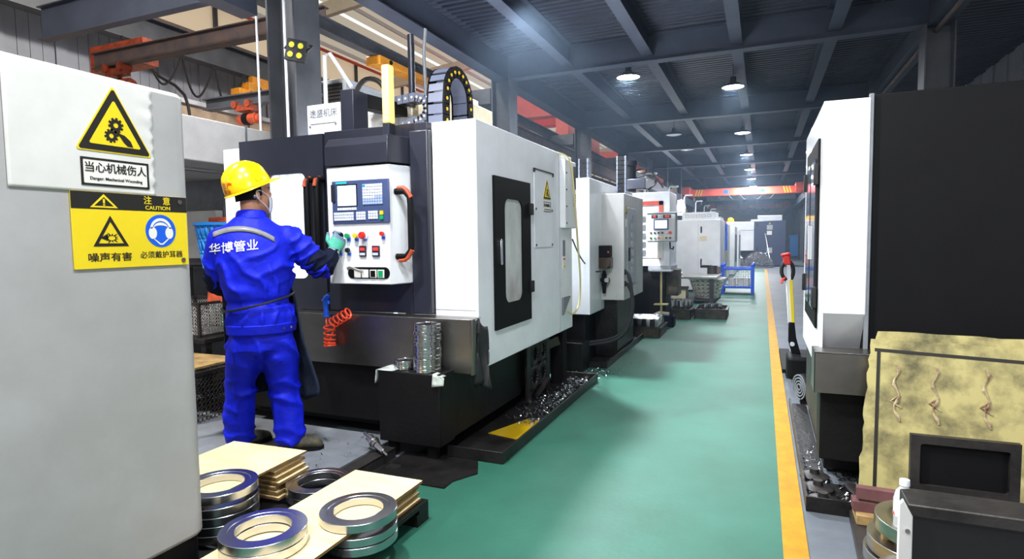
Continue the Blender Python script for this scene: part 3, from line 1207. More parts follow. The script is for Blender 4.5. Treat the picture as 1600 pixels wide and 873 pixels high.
def ring_stack(proto, x, y, z, n, h, label, group, first, jit=0.004):
    for k in range(n):
        o = proto if (k == 0 and first) else proto.copy()
        if o is not proto:
            C.objects.link(o)
        o.location = (x + rnd.uniform(-jit, jit), y + rnd.uniform(-jit, jit), z + k * h + 0.0003)
        o.rotation_euler = (0, 0, rnd.uniform(0, 6))
        lab = label if isinstance(label, str) else label[k]
        tag(o, lab, 'ring', group)


r1 = ring_mesh('steel_ring', 0.087, 0.058, 0.0206, 'bright_steel')
ring_stack(r1, -1.915, 3.166, 0.547, 14, 0.0212, 'narrow bright steel ring in the tall stack on the black box', 'rings of the tall stack on the black box', True, 0.006)
tag(r1, 'narrow bright steel ring at the bottom of the tall stack')
m = MB()
N = 14
r2 = ring_mesh('steel_ring', 0.068, 0.045, 0.0186, 'bright_steel')
ring_stack(r2, -2.088, 3.17, 0.547, 3, 0.0192, ['smaller bright steel ring at the bottom of the low stack of three', 'smaller bright steel ring in the middle of the low stack of three', 'smaller bright steel ring on top of the low stack of three'], 'rings of the low stack on the black box', True, 0.003)
m = MB()
m.grid(lambda u, v: (-2.235 + 0.12 * u, 3.072 + 0.17 * v, 0.5475), 3, 3, False)
m.grid(lambda u, v: (-2.236 - 0.012 * u - 0.02 * u * v, 3.07 + 0.10 * v, 0.5475 - 0.085 * u), 4, 3, False)
tag(m.build('wiping_cloth', 'paper', None, solid=0.003), 'grey paper sheet hanging over the left corner of the black box', 'paper')
m = MB()
m.grid(lambda u, v: (-1.825 + 0.075 * v, 3.068 - 0.012 * u + 0.01 * v, 0.549 - 0.075 * u * (0.6 + 0.4 * (1 - v)) - 0.02 * v), 4, 4, False)
m.grid(lambda u, v: (-1.825 + 0.06 * v, 3.07 + 0.06 * u, 0.5495 - 0.018 * v), 2, 2, False)
pp = m.build('paper_sheet', 'paper', None, solid=0.003)
tag(pp, 'stained paper scrap hanging at the foot of the tall ring stack', 'paper')

# ---- blow gun with its coiled hose, hung on the splash guard
bg_ = thing('air_blow_gun', 'blue air blow gun with coiled orange hose hanging on the splash guard', 'blow gun', (-2.73, 3.24, 0.86))
m = MB()
m.tube([(-2.755, 3.235, 0.855), (-2.752, 3.23, 0.93), (-2.74, 3.225, 0.965)], [0.017, 0.019, 0.02], 10)
m.tube([(-2.765, 3.225, 0.955), (-2.735, 3.22, 0.975), (-2.715, 3.215, 0.995)], [0.016, 0.022, 0.013], 10)
m.tube([(-2.74, 3.225, 0.95), (-2.715, 3.215, 0.955), (-2.708, 3.21, 0.935)], 0.008, 6)
m.cyl((-2.755, 3.235, 0.845), (-2.755, 3.235, 0.86), 0.024, 12)
m.build('gun_body', 'blue_plastic', bg_)
MB().tube([(-2.715, 3.215, 0.993), (-2.70, 3.21, 1.012)], 0.005, 6).build('nozzle', 'chrome', bg_)
pts = [(-2.755, 3.235, 0.845), (-2.753, 3.23, 0.81), (-2.735, 3.215, 0.78)]
for k in range(0, 150):
    t = k / 149
    a = k * 2 * PI / 14
    if t < 0.55:
        q = t / 0.55
        cx, cz = -2.715, 0.80 - 0.15 * math.sin(q * PI / 2)
        pts.append((cx + 0.037 * math.cos(a), 3.215 + 0.037 * math.sin(a), cz - 0.0))
    else:
        q = (t - 0.55) / 0.45
        base = V((-2.70, 3.215, 0.80)).lerp(V((-2.545, 3.225, 0.885)), q)
        ax = V((0.155, 0.01, 0.085)).normalized()
        s1 = V((0, 1, 0))
        s2 = ax.cross(s1)
        pts.append(tuple(base + (s1 * math.cos(a) + s2 * math.sin(a)) * 0.034))
m = MB()
m.tube(pts, 0.0062, 6)
tag(m.build('coiled_hose', 'hose_orange', bg_), 'coiled orange plastic hose')

# ---- chip tray on the floor beside the bed
m = MB()
m.box(-2.0, -1.425, 3.19, 5.42, 0.005, 0.012)
m.box(-1.435, -1.42, 3.19, 5.42, 0.005, 0.078)
m.box(-1.80, -1.42, 3.185, 3.195, 0.005, 0.078)
m.box(-1.80, -1.42, 5.415, 5.425, 0.005, 0.078)
ct = m.build('chip_tray', 'oily_steel', None, 0.002)
tag(ct, 'long shallow black steel tray of shavings under the big machine', 'tray')
m = MB()
m.prism([(-1.74, 3.66), (-1.46, 3.60), (-1.437, 4.02), (-1.60, 4.06)], 'z', 0.0125, 0.016)
tag(m.build('oil_puddle', 'fluid_yellow', ct), 'puddle of yellow coolant')


def chips(name, fn, n, mt, label, smin=0.006, smax=0.02, parent=None):
    m = MB()
    for k in range(n):
        x, y, z = fn()
        s_ = rnd.uniform(smin, smax)
        a = rnd.uniform(0, 2 * PI)
        tilt = rnd.uniform(-0.6, 0.6)
        d1 = V((math.cos(a), math.sin(a), tilt)) * s_
        d2 = V((-math.sin(a), math.cos(a), rnd.uniform(-0.5, 0.9))) * s_ * 0.35
        c = V((x, y, z + s_ * 0.35))
        m.face([c - d1, c - d1 + d2, c + d2 * 1.6 + V((0, 0, s_ * 0.4)), c + V((0, 0, s_ * 0.4))])
        m.face([c + V((0, 0, s_ * 0.4)), c + d2 * 1.6 + V((0, 0, s_ * 0.4)), c + d1 + d2, c + d1])
    o = m.build(name, mt, parent, recalc=False)
    return tag(o, label, 'metal shavings', kind='stuff')


def tray_pos():
    y = 3.9 + 1.5 * rnd.random() ** 0.8
    x = -1.50 - abs(rnd.gauss(0, 0.11))
    return (max(x, -1.95), y, 0.012 + 0.02 * rnd.random())


chips('metal_shavings', tray_pos, 900, 'bright_steel', 'bright steel shavings heaped in the black tray under the big machine')


def spill_pos():
    return (-1.55 + rnd.gauss(0, 0.13), 5.75 + rnd.gauss(0, 0.22), 0.006)


chips('metal_shavings', spill_pos, 420, 'bright_steel', 'steel shavings spilled on the green floor behind the black tray', 0.005, 0.014)
# dark steel floor plate in front of the tray
m = MB()
m.box(-2.08, -1.58, 2.75, 3.17, 0.004, 0.012)
m.prism([(-1.58, 2.85), (-1.50, 3.0), (-1.58, 3.17)], 'z', 0.004, 0.012)
tag(m.build('floor_plate', 'oily_steel', None), 'flat dark steel plate on the floor in front of the chip tray', 'plate')


# ------------------------------------------------------------------ near left machine with warning signs
ls = thing('machine_cabinet', 'grey white machine cabinet with rounded corner carrying yellow warning signs', 'machine', (-2.4, 0.9, 0))
LX = -1.96
m = MB()
R_ = 0.07
prof = [(-3.2, -0.6), (LX, -0.6), (LX, 1.60 - R_)] + [(LX - R_ + R_ * math.cos(math.radians(a)), 1.60 - R_ + R_ * math.sin(math.radians(a))) for a in (15, 30, 45, 60, 75, 90)] + [(-3.2, 1.60)]
m.prism(prof, 'z', 0.245, 1.90)
m.build('housing', 'cabinet_grey', ls, 0.018, seg=3)
m = MB()
prof2 = [(x - 0.012 if x > -3 else x, y - 0.012) for x, y in prof]
m.prism(prof2, 'z', 0.02, 0.245)
m.build('plinth', 'base_black', ls)
m = MB()


def sticker(u, v):
    y = 1.0 + 0.44 * u
    z = 1.522 + 0.366 * v
    wr = max(0.0, u - 0.86) / 0.14
    return (LX + 0.0035 + 0.003 * wr * math.sin(v * 34 + u * 9) * (0.5 + 0.5 * math.sin(v * 11)), y + 0.003 * math.sin(v * 60) * wr, z)


m.grid(sticker, 40, 40)
tag(m.build('warning_sheet', 'warm_white', ls, solid=0.003), 'wrinkled cream warning sheet')
sx = LX + 0.0055
tri_sign(ls, (sx, 1.308, 1.724), (0, 1, 0), (0, 0, 1), 0.137)
m = MB()
framed_plate(m, 'x', (1.196, 1.542), (1.418, 1.63), (1.203, 1.411, 1.549, 1.623), 0.002, sx, sx + 0.002, n=1)
fr = m.build('label_border', 'sign_black', ls)
MB().box(sx, sx + 0.0012, 1.20, 1.414, 1.546, 1.626).build('label_plate', 'sign_white', fr)
text('当心机械伤人', 0.034, 'sign_black', fr, (sx + 0.002, 1.307, 1.598), (0, 1, 0), (0, 0, 1), off=0.00024)
text('Danger: Mechanical Wounding', 0.0138, 'sign_black', fr, (sx + 0.002, 1.307, 1.565), (0, 1, 0), (0, 0, 1), off=0.00007)
# caution board
cb = MB().box(sx - 0.004, sx + 0.001, 1.16, 1.557, 1.278, 1.522).build('caution_board', 'sign_yellow', ls, 0.001)
tag(cb, 'yellow and black caution board')
bx = sx + 0.001
MB().box(bx, bx + 0.0008, 1.16, 1.557, 1.468, 1.522).build('board_header', 'sign_black', cb)


def hd_tri():
    m = MB()
    p = [(1.26, 1.5165), (1.216, 1.473), (1.304, 1.473)]
    q = [(1.26, 1.507), (1.2285, 1.478), (1.2915, 1.478)]
    for i in range(3):
        j = (i + 1) % 3
        m.hexa([(bx + 0.0008, *t) for t in (p[i], p[j], q[j], q[i])], [(bx + 0.0016, *t) for t in (p[i], p[j], q[j], q[i])])
    m.box(bx + 0.0008, bx + 0.0016, 1.257, 1.263, 1.487, 1.501)
    m.box(bx + 0.0008, bx + 0.0016, 1.257, 1.263, 1.480, 1.4845)
    return m


hd_tri().build('header_triangle', 'sign_yellow', cb)
text('注', 0.030, 'sign_yellow', cb, (bx + 0.001, 1.408, 1.503), (0, 1, 0), (0, 0, 1), off=0.00024)
text('意', 0.030, 'sign_yellow', cb, (bx + 0.001, 1.478, 1.503), (0, 1, 0), (0, 0, 1), off=0.00024)
text('CAUTION', 0.0185, 'sign_yellow', cb, (bx + 0.001, 1.445, 1.479), (0, 1, 0), (0, 0, 1), off=0.00017, sx=1.12)
text('噪声有害', 0.030, 'sign_black', cb, (bx + 0.0004, 1.272, 1.312), (0, 1, 0), (0, 0, 1), off=0.00028, sx=1.2)
text('必须戴护耳器', 0.0255, 'sign_black', cb, (bx + 0.0004, 1.452, 1.316), (0, 1, 0), (0, 0, 1), off=0.00010, sx=1.05)


def noise_tri():
    c = V((bx, 1.277, 1.382))
    m = MB()
    P = lambda r, k: (r * math.cos(PI / 2 + k * 2 * PI / 3), r * math.sin(PI / 2 + k * 2 * PI / 3))
    for k in range(3):
        a, b, d, e = P(0.066, k), P(0.066, k + 1), P(0.047, k + 1), P(0.047, k)
        m.hexa([(bx, c.y + t[0], c.z + t[1]) for t in (a, b, d, e)], [(bx + 0.0012, c.y + t[0], c.z + t[1]) for t in (a, b, d, e)])
    N = 11
    for k in range(N):
        a = 2 * PI * k / N
        r_ = 0.027 if k % 2 else 0.020
        Q = lambda q, g: (bx, c.y + 0.002 + q * math.cos(g) * 1.1, c.z - 0.006 + q * math.sin(g) * 0.72)
        pts = [Q(0.011, a), Q(r_, a + 0.28), Q(0.011, a + 0.57)]
        m.hexa(pts, [(p[0] + 0.0012, p[1], p[2]) for p in pts])
    pts = [(bx, c.y - 0.034, c.z - 0.006), (bx, c.y - 0.009, c.z - 0.016), (bx, c.y - 0.011, c.z + 0.008)]
    m.hexa(pts, [(p[0] + 0.0012, p[1], p[2]) for p in pts])
    return m


noise_tri().build('noise_symbol', 'sign_black', cb)
ec = V((bx, 1.452, 1.40))
m = MB()
m.cyl((bx, ec.y, ec.z), (bx + 0.001, ec.y, ec.z), 0.057, 36)
m.build('mandatory_disc', 'sign_blue', cb)


def earmuff():
    m = MB()
    N = 14
    def strip(f_out, f_in, a0, a1):
        for i in range(N):
            t0, t1 = a0 + (a1 - a0) * i / N, a0 + (a1 - a0) * (i + 1) / N
            q = [f_out(t0), f_out(t1), f_in(t1), f_in(t0)]
            m.hexa([(bx + 0.001, ec.y + p[0], ec.z + p[1]) for p in q], [(bx + 0.0018, ec.y + p[0], ec.z + p[1]) for p in q])
    el = lambda a, b, dy=0: (lambda t: (a * math.cos(t), b * math.sin(t) + dy))
    strip(el(0.040, 0.040, 0.005), el(0.032, 0.030, 0.005), 0.1, PI - 0.1)
    strip(el(0.028, 0.023, 0.007), el(0.028, 0.010, 0.010), 0.0, PI)
    for s_ in (-1, 1):
        f1 = lambda t, s_=s_: (s_ * (0.031 + 0.015 * math.cos(t)), -0.007 + 0.021 * math.sin(t))
        q = [f1(2 * PI * i / 18) for i in range(18)]
        m.hexa([(bx + 0.001, ec.y + p[0], ec.z + p[1]) for p in q], [(bx + 0.0018, ec.y + p[0], ec.z + p[1]) for p in q])
        q = [(s_ * 0.031, -0.026), (s_ * 0.027, -0.026), (s_ * 0.004, -0.043), (s_ * 0.0, -0.043), (0, -0.048), (s_ * 0.006, -0.048)]
        m.hexa([(bx + 0.001, ec.y + p[0], ec.z + p[1]) for p in q], [(bx + 0.0018, ec.y + p[0], ec.z + p[1]) for p in q])
    return m


earmuff().build('earmuff_symbol', 'sign_white', cb)
for y_, z_ in ((1.530, 1.505), (1.534, 1.296)):
    MB().cyl((bx, y_, z_), (bx + 0.004, y_, z_), 0.008, 10).build('rivet', 'rust_girder', cb)

# ------------------------------------------------------------------ white machine behind the worker, on the left
wm = thing('machine', 'off-white machine with overhanging hood, behind the worker on the left', 'machine', (-5.4, 4.6, 0))
MB().box(-6.4, -4.42, 3.2, 5.5, 2.06, 2.43).build('hood', 'grey_white', wm, 0.01)
m = MB()
m.box(-4.425, -4.412, 4.17, 4.19, 2.06, 2.43)
m.build('hood_seam', 'mid_grey', wm)
for y_ in (4.35, 5.4):
    MB().box(-4.62, -4.5, y_, y_ + 0.1, 0, 2.06).build('post', 'mid_grey', wm)
MB().box(-6.4, -5.4, 4.35, 5.4, 0, 1.12).build('body', 'base_black', wm, 0.01)
MB().box(-6.4, -5.45, 4.8, 5.3, 1.12, 2.06).build('back_panel', 'mid_grey', wm, 0.004)
MB().tube([(-4.52, 3.3, 2.0), (-4.52, 4.1, 2.0)], 0.018).build('rail', 'steel', wm)
MB().box(-4.72, -4.5, 3.98, 4.10, 1.45, 1.6).build('clamp_block', 'orange_red', wm, 0.01)
MB().box(-5.95, -5.46, 4.7, 4.8, 1.2, 1.72).build('cabinet_front', 'warm_white', wm, 0.004)
po = MB().box(-7.1, -6.3, 6.95, 6.97, 2.0, 2.45).build('wall_poster', 'poster_pink', None)
tag(po, 'pale pink notice board with red lettering far behind the worker', 'sign')
text('消防', 0.3, 'red_plastic', po, (-6.7, 6.948, 2.2), (1, 0, 0), (0, 0, 1), off=0.00140)
MB().box(-7.15, -7.1, 6.95, 7.0, 0, 2.45).build('post', 'mid_grey', po)
MB().box(-6.3, -6.25, 6.95, 7.0, 0, 2.45).build('post', 'mid_grey', po)

# blue plastic basket on a stand, red drum, mesh crates behind the worker
bk = thing('plastic_basket', 'blue plastic basket on the dark bench behind the worker', 'basket', (-4.54, 3.95, 1.2))


def basket_shell(c, r0, r1, h, n, rows, mt, parent, name='basket_wall', slots=0.55):
    m = MB()
    for i in range(n):
        for j in range(rows):
            def P(a, t):
                r = r0 + (r1 - r0) * t
                return (c[0] + r * math.cos(a), c[1] + r * math.sin(a), c[2] + h * t)
            a0, a1 = 2 * PI * i / n, 2 * PI * (i + 1) / n
            t0, t1 = j / rows, (j + 1) / rows
            am0, am1 = a0 + (a1 - a0) * (1 - slots) / 2, a1 - (a1 - a0) * (1 - slots) / 2
            tm0, tm1 = t0 + (t1 - t0) * 0.25, t1 - (t1 - t0) * 0.25
            o = [P(a0, t0), P(a1, t0), P(a1, t1), P(a0, t1)]
            q = [P(am0, tm0), P(am1, tm0), P(am1, tm1), P(am0, tm1)]
            for k in range(4):
                m.face([o[k], o[(k + 1) % 4], q[(k + 1) % 4], q[k]])
    m.lathe([(0, 0), (r0, 0)], c, n)
    return m.build(name, mt, parent, solid=0.004)


basket_shell((-4.54, 3.95, 1.13), 0.15, 0.205, 0.40, 24, 3, 'sky_blue_plastic', bk, slots=0.4)
MB().lathe([(0.2, 0.0), (0.222, 0.0), (0.222, 0.025), (0.2, 0.025)], (-4.54, 3.95, 1.52), 32, closed=True).build('rim', 'sky_blue_plastic', bk)
bn = thing('workbench', 'dark cluttered steel bench behind the worker and the grey cabinet', 'bench', (-4.75, 3.85, 0))
MB().box(-5.3, -4.38, 3.6, 4.3, 0.50, 0.54).build('bench_top', 'oily_steel', bn, 0.003)
for x_, y_ in ((-5.25, 3.65), (-4.42, 3.65), (-5.25, 4.25), (-4.42, 4.25)):
    MB().box(x_ - 0.03, x_ + 0.03, y_ - 0.03, y_ + 0.03, 0, 0.5).build('leg', 'oily_steel', bn)
MB().box(-5.22, -4.45, 3.68, 4.2, 0.12, 0.14).build('shelf', 'oily_steel', bn)
rd = thing('bucket', 'red bucket upside down between blue basket and wire mesh crate', 'bucket', (-4.66, 4.1, 0.82))
MB().lathe([(0.0, 0.30), (0.10, 0.30), (0.13, 0.0), (0.12, 0.0)], (-4.6, 4.0, 0.83), 24).build('bucket_wall', 'orange_red', rd)


def mesh_crate(name, label, x0, x1, y0, y1, z0, h, cell, rad, mt):
    t = thing(name, label, 'crate', ((x0 + x1) / 2, (y0 + y1) / 2, z0))
    na, nb = max(1, int((x1 - x0) / cell)), max(1, int(h / cell))
    for y_ in (y0, y1):
        m = MB()
        holed(m, 'y', y_, x0, z0, cell, na, nb, rad, seg=6)
        m.build('mesh_side', mt, t, solid=0.004)
    nc = max(1, int((y1 - y0) / cell))
    xe = x0 + na * cell
    for x_ in (x0, xe):
        m = MB()
        holed(m, 'x', x_, y0, z0, cell, nc, nb, rad, seg=6)
        m.build('mesh_side', mt, t, solid=0.004)
    ye, ze = y0 + nc * cell, z0 + nb * cell
    m = MB()
    for (a, b) in ((x0, y0), (xe, y0), (x0, ye), (xe, ye)):
        m.box(a - 0.012, a + 0.012, b - 0.012, b + 0.012, z0, ze)
    for z_ in (z0, ze):
        m.bar((x0, y0, z_), (xe, y0, z_), 0.024, 0.024)
        m.bar((x0, ye, z_), (xe, ye, z_), 0.024, 0.024)
        m.bar((x0, y0, z_), (x0, ye, z_), 0.024, 0.024)
        m.bar((xe, y0, z_), (xe, ye, z_), 0.024, 0.024)
    m.build('crate_frame', 'dark_steel', t)
    MB().box(x0, xe, y0, ye, z0, z0 + 0.008).build('crate_floor', mt, t)
    return t, xe, ye, ze


mesh_crate('wire_crate', 'perforated steel crate standing on the dark bench behind the worker', -5.2, -4.5, 3.68, 4.2, 0.545, 0.30, 0.032, 0.0135, 'steel')
lo, xe, ye, ze = mesh_crate('wire_crate', 'perforated steel crate on the floor beside the grey cabinet, board on top', -4.55, -3.78, 3.0, 3.6, 0.01, 0.42, 0.036, 0.0155, 'dark_steel')
MB().box(-4.5, -3.84, 3.05, 3.5, 0.43, 0.445).build('crate_board', 'wood', lo)
gs = thing('post_box', 'grey steel post with a green tag behind the worker', 'post', (-4.3, 3.75, 0))
MB().box(-4.24, -4.08, 3.7, 3.8, 0, 0.86).build('post_body', 'mid_grey', gs, 0.004)
tg = MB().box(-4.25, -4.07, 3.688, 3.70, 0.66, 0.84).build('green_tag', 'green_tag', gs)
m = MB()
framed_plate(m, 'y', (-4.22, 0.68), (-4.10, 0.76), (-4.205, -4.115, 0.695, 0.745), 0.005, 3.684, 3.688, n=1)
m.box(-4.22, -4.18, 3.684, 3.688, 0.78, 0.82)
m.build('tag_mark', 'sign_black', tg)
for i, mt in enumerate(('pipe_white', 'pipe_white', 'yellow_plastic', 'yellow_plastic', 'pipe_white', 'pipe_white')):
    m = MB()
    m.lathe([(0.0, 0), (0.045, 0), (0.045, 0.03), (0.0, 0.03)], (-3.66, 2.52, 0.94 + (5 - i) * 0.034), 18)
    lab = ['white plastic cap on top of the stack beside the grey cabinet', 'white plastic cap second from the top beside the grey cabinet', 'yellow plastic cap, upper of two, beside the grey cabinet',
           'yellow plastic cap, lower of two, beside the grey cabinet', 'white plastic cap below the two yellow ones', 'white plastic cap at the bottom of the stack beside the grey cabinet'][i]
    tag(m.build('pipe_plug', mt), lab, 'cap', 'stacked plastic caps')
st = thing('cap_stand', 'slim steel stand carrying the plastic caps beside the grey cabinet', 'stand', (-3.66, 2.52, 0))
MB().cyl((-3.66, 2.52, 0.02), (-3.66, 2.52, 0.925), 0.016).build('stand_pole', 'dark_steel', st)
MB().cyl((-3.66, 2.52, 0.925), (-3.66, 2.52, 0.94), 0.055, 18).build('stand_plate', 'dark_steel', st)
MB().cyl((-3.66, 2.52, 0), (-3.66, 2.52, 0.02), 0.14, 18).build('stand_base', 'dark_steel', st)

# ------------------------------------------------------------------ standing platform and steel channels
m = MB()
m.box(-4.3, -2.28, 2.50, 3.30, 0.0, 0.042)
m.box(-2.30, -2.25, 2.50, 3.30, 0.0, 0.046)
tag(m.build('standing_platform', 'mid_grey', None, 0.003), 'flat grey steel platform the worker stands on', 'platform')
m = MB()
m.box(-2.19, -2.10, 2.42, 3.06, 0.055, 0.067)
m.box(-2.19, -2.178, 2.42, 3.06, 0.0, 0.06)
m.box(-2.112, -2.10, 2.42, 3.06, 0.0, 0.06)
tag(m.build('steel_channel', 'dark_steel', None), 'rusty steel channel lying between platform and floor plate', 'channel')
m = MB()
m.box(-2.08, -1.98, 2.66, 2.74, 0.004, 0.014)
tag(m.build('scrap_plate', 'steel', None), 'small bright steel scrap lying beside the channel, near the plywood', 'scrap')
m = MB()
m.box(-2.05, -1.97, 2.88, 2.93, 0.0125, 0.02)
tag(m.build('scrap_plate', 'steel', None), 'small bright steel scrap lying beside the channel, nearer the black box', 'scrap')
# valve fitting lying on the channel
vf = thing('pipe_fitting', 'bright steel coupling with hose tail lying across the rusty channel', 'fitting', (-2.16, 2.95, 0.09))
a, b = V((-2.30, 3.02, 0.15)), V((-2.08, 2.92, 0.082))
d = (b - a).normalized()
for nm, t0, t1, r in (('stem', 0.0, 0.06, 0.011), ('coupling', 0.06, 0.15, 0.026), ('lock_ring', 0.11, 0.125, 0.034), ('coupling', 0.155, 0.235, 0.021), ('hose_tail', 0.235, 0.275, 0.008)):
    MB().cyl(a + d * t0, a + d * t1, r, 18, r2=r * (0.8 if nm == 'coupling' and t0 > 0.15 else 1)).build(nm, 'steel', vf, 0.002)


def plat_chip():
    return (rnd.uniform(-3.1, -2.32), rnd.uniform(2.6, 3.25), 0.047)


chips('metal_shavings', plat_chip, 70, 'bright_steel', 'scattered bright shavings on the grey standing platform', 0.004, 0.010)

# ------------------------------------------------------------------ pallet with plywood sheets and flange rings
pl = thing('steel_pallet', 'dark steel pallet carrying plywood sheets and large flange rings', 'pallet', (-2.1, 1.9, 0))
m = MB()
for x in (-2.80, -2.36, -2.02, -1.86, -1.52):
    m.box(x - 0.04, x + 0.04, 1.64 if x < -1.9 else 1.30, 2.42, 0.08, 0.10)
for y in (1.34, 1.68, 1.88, 2.12, 2.38):
    m.box(-2.84 if y > 1.6 else -1.9, -1.48, y - 0.04, y + 0.04, 0.06, 0.08)
m.build('pallet_deck', 'oily_steel', pl)
for x in (-2.78, -2.15, -1.53):
    for y in ((1.70, 2.37) if x < -1.9 else (1.35, 1.86, 2.37)):
        MB().box(x - 0.05, x + 0.05, y - 0.05, y + 0.05, 0.0, 0.06).build('pallet_foot', 'oily_steel', pl)


def sheet(x0, x1, y0, y1, z, th, label, group, rot=0.0, warp=0.004):
    m = MB()
    cx, cy = (x0 + x1) / 2, (y0 + y1) / 2
    ph = rnd.uniform(0, 6)

    def P(u, v, top):
        x, y = x0 + (x1 - x0) * u - cx, y0 + (y1 - y0) * v - cy
        c_, s_ = math.cos(rot), math.sin(rot)
        return V((cx + x * c_ - y * s_, cy + x * s_ + y * c_, z + warp * (u * v) + (th if top else 0)))
    nu, nv = 4, 6
    T = [[m.bm.verts.new(P(i / nu, j / nv, True)) for j in range(nv + 1)] for i in range(nu + 1)]
    B = [[m.bm.verts.new(P(i / nu, j / nv, False)) for j in range(nv + 1)] for i in range(nu + 1)]
    for i in range(nu):
        for j in range(nv):
            m.bm.faces.new((T[i][j], T[i + 1][j], T[i + 1][j + 1], T[i][j + 1]))
            m.bm.faces.new((B[i][j], B[i][j + 1], B[i + 1][j + 1], B[i + 1][j]))
    for seq in ([(i, 0) for i in range(nu + 1)], [(nu, j) for j in range(nv + 1)], [(i, nv) for i in range(nu, -1, -1)], [(0, j) for j in range(nv, -1, -1)]):
        for (a1, b1), (a2, b2) in zip(seq, seq[1:]):
            f = m.bm.faces.new((B[a1][b1], B[a2][b2], T[a2][b2], T[a1][b1]))
            f.material_index = 1
    o = m.build('plywood_sheet', ['plywood', 'ply_edge'])
    return tag(o, label, 'plywood sheet', group)


Z2 = 0.187
# right hand pile: top sheet reaches under the two ring piles, short sheets lie under it at the far end
sheet(-1.895, -1.50, 1.44, 2.405, Z2 - 0.004, 0.012, 'long plywood sheet under the two front flange rings, its far corner over the green floor', 'plywood sheets on the steel pallet', 0.0, 0.003)
z = 0.102
for k, (ins, lab) in enumerate(((0.0, 'lowest'), (0.012, 'second lowest'), (0.004, 'middle'), (0.016, 'second highest'), (0.006, 'highest'))):
    sheet(-1.89, -1.505 - ins, 2.165, 2.395 - ins, z, 0.011, lab + ' of the short plywood sheets under the long front sheet', 'plywood sheets on the steel pallet', 0.0, 0.002)
    z += 0.0155
# left hand pile
Z1 = 0.262
sheet(-2.66, -2.165, 1.72, 2.36, Z1 - 0.004, 0.010, 'plywood sheet on top of the pile behind, next to the worker\'s shoe', 'plywood sheets on the steel pallet', 0.03, 0.004)
z = 0.102
for k, lab in enumerate(('lowest', 'second from the bottom', 'third from the bottom', 'fourth from the bottom', 'fifth from the bottom', 'just below the top')):
    sheet(-2.64, -2.155 - 0.012 * (k % 3), 2.135, 2.345 + 0.01 * (k % 2), z, 0.013, 'plywood sheet ' + lab + ' in the pile next to the worker\'s shoe', 'plywood sheets on the steel pallet', 0.03 + 0.012 * (k % 2), 0.003)
    z += 0.0245

fr0 = ring_mesh('flange_ring', 0.160, 0.103, 0.034, 'machined_steel', groove=False)


def flange(x, y, z, label, group, first=[True]):
    o = fr0 if first[0] else fr0.copy()
    if not first[0]:
        C.objects.link(o)
    first[0] = False
    o.location = (x, y, z)
    o.rotation_euler = (0, 0, rnd.uniform(0, 6))
    tag(o, label, 'flange ring', group)


G1 = 'flange rings of the front left pile'
for k, lab in enumerate(('bottom flange ring of the front left pile, under the plywood', 'second flange ring from the bottom of the front left pile')):
    flange(-1.745, 1.655, 0.1025 + k * 0.0385, lab, G1)
for k, lab in enumerate(('lower of two polished flange rings on the front of the long plywood sheet', 'upper of two polished flange rings on the front of the long plywood sheet')):
    flange(-1.745, 1.655, Z2 + 0.013 + k * 0.0362, lab, G1)
G2 = 'flange rings of the front right pile'
for k, lab in enumerate(('bottom flange ring of the front right pile', 'second flange ring of the front right pile, under the plywood')):
    flange(-1.555, 1.985, 0.1025 + k * 0.0385, lab, G2)
flange(-1.555, 1.985, Z2 + 0.0125, 'polished flange ring lying on the long plywood sheet at the right', G2)
G3 = 'flange rings of the rear left pile'
for k, lab in enumerate(('bottom', 'second', 'third', 'fourth')):
    flange(-2.19, 1.84, 0.1025 + k * 0.038, lab + ' flange ring of the pile half hidden by the grey cabinet', G3)
flange(-2.19, 1.84, Z1 + 0.009, 'oily top flange ring of the pile half hidden by the grey cabinet', G3)
flange(-2.02, 2.28, 0.1025, 'lower flange ring behind the long plywood sheet', 'flange rings behind the sheet')
flange(-2.02, 2.28, 0.139, 'wet flange ring half hidden behind the long plywood sheet', 'flange rings behind the sheet')


# ------------------------------------------------------------------ second machine of the row
m2 = thing('machining_center', 'second white machine of the row, just behind the large black and white one', 'machine', (-2.4, 6.9, 0))
MB().box(-3.7, -1.65, 6.0, 8.2, 0.56, 1.985).build('enclosure', 'white_paint', m2, 0.006)
m = MB()
m.box(-2.6, -1.40, 6.5, 7.62, 0.67, 1.85)
m.build('front_housing', 'grey_white', m2, 0.006)
m = MB()
m.box(-1.402, -1.392, 6.66, 7.16, 0.83, 1.70)
d2 = m.build('door', 'light_grey', m2, 0.003)
m = MB()
for k in range(7):
    m.prism(rrect(6.86, 6.98, 0.95 + k * 0.1, 1.02 + k * 0.1, 0.015, 3), 'x', -1.395, -1.388)
m.build('door_window', 'smoked_glass', d2)
MB().box(-1.395, -1.375, 6.70, 6.73, 1.1, 1.25).build('door_handle', 'dark_steel', d2)
tri_sign(m2, (-1.398, 6.61, 1.66), (0, 1, 0), (0, 0, 1), 0.06)
MB().box(-1.40, -1.396, 6.57, 6.65, 1.48, 1.57).build('warning_label', 'sign_white', m2)
MB().box(-3.6, -1.75, 6.15, 8.1, 0.0125, 0.56).build('bed', 'base_black', m2, 0.01)
MB().box(-2.5, -1.5, 6.6, 7.5, 0.0125, 0.67).build('bed_front', 'oily_steel', m2, 0.008)
MB().box(-1.9, -1.66, 5.75, 6.0, 0.0, 0.30).build('coolant_tank', 'base_black', m2, 0.008)
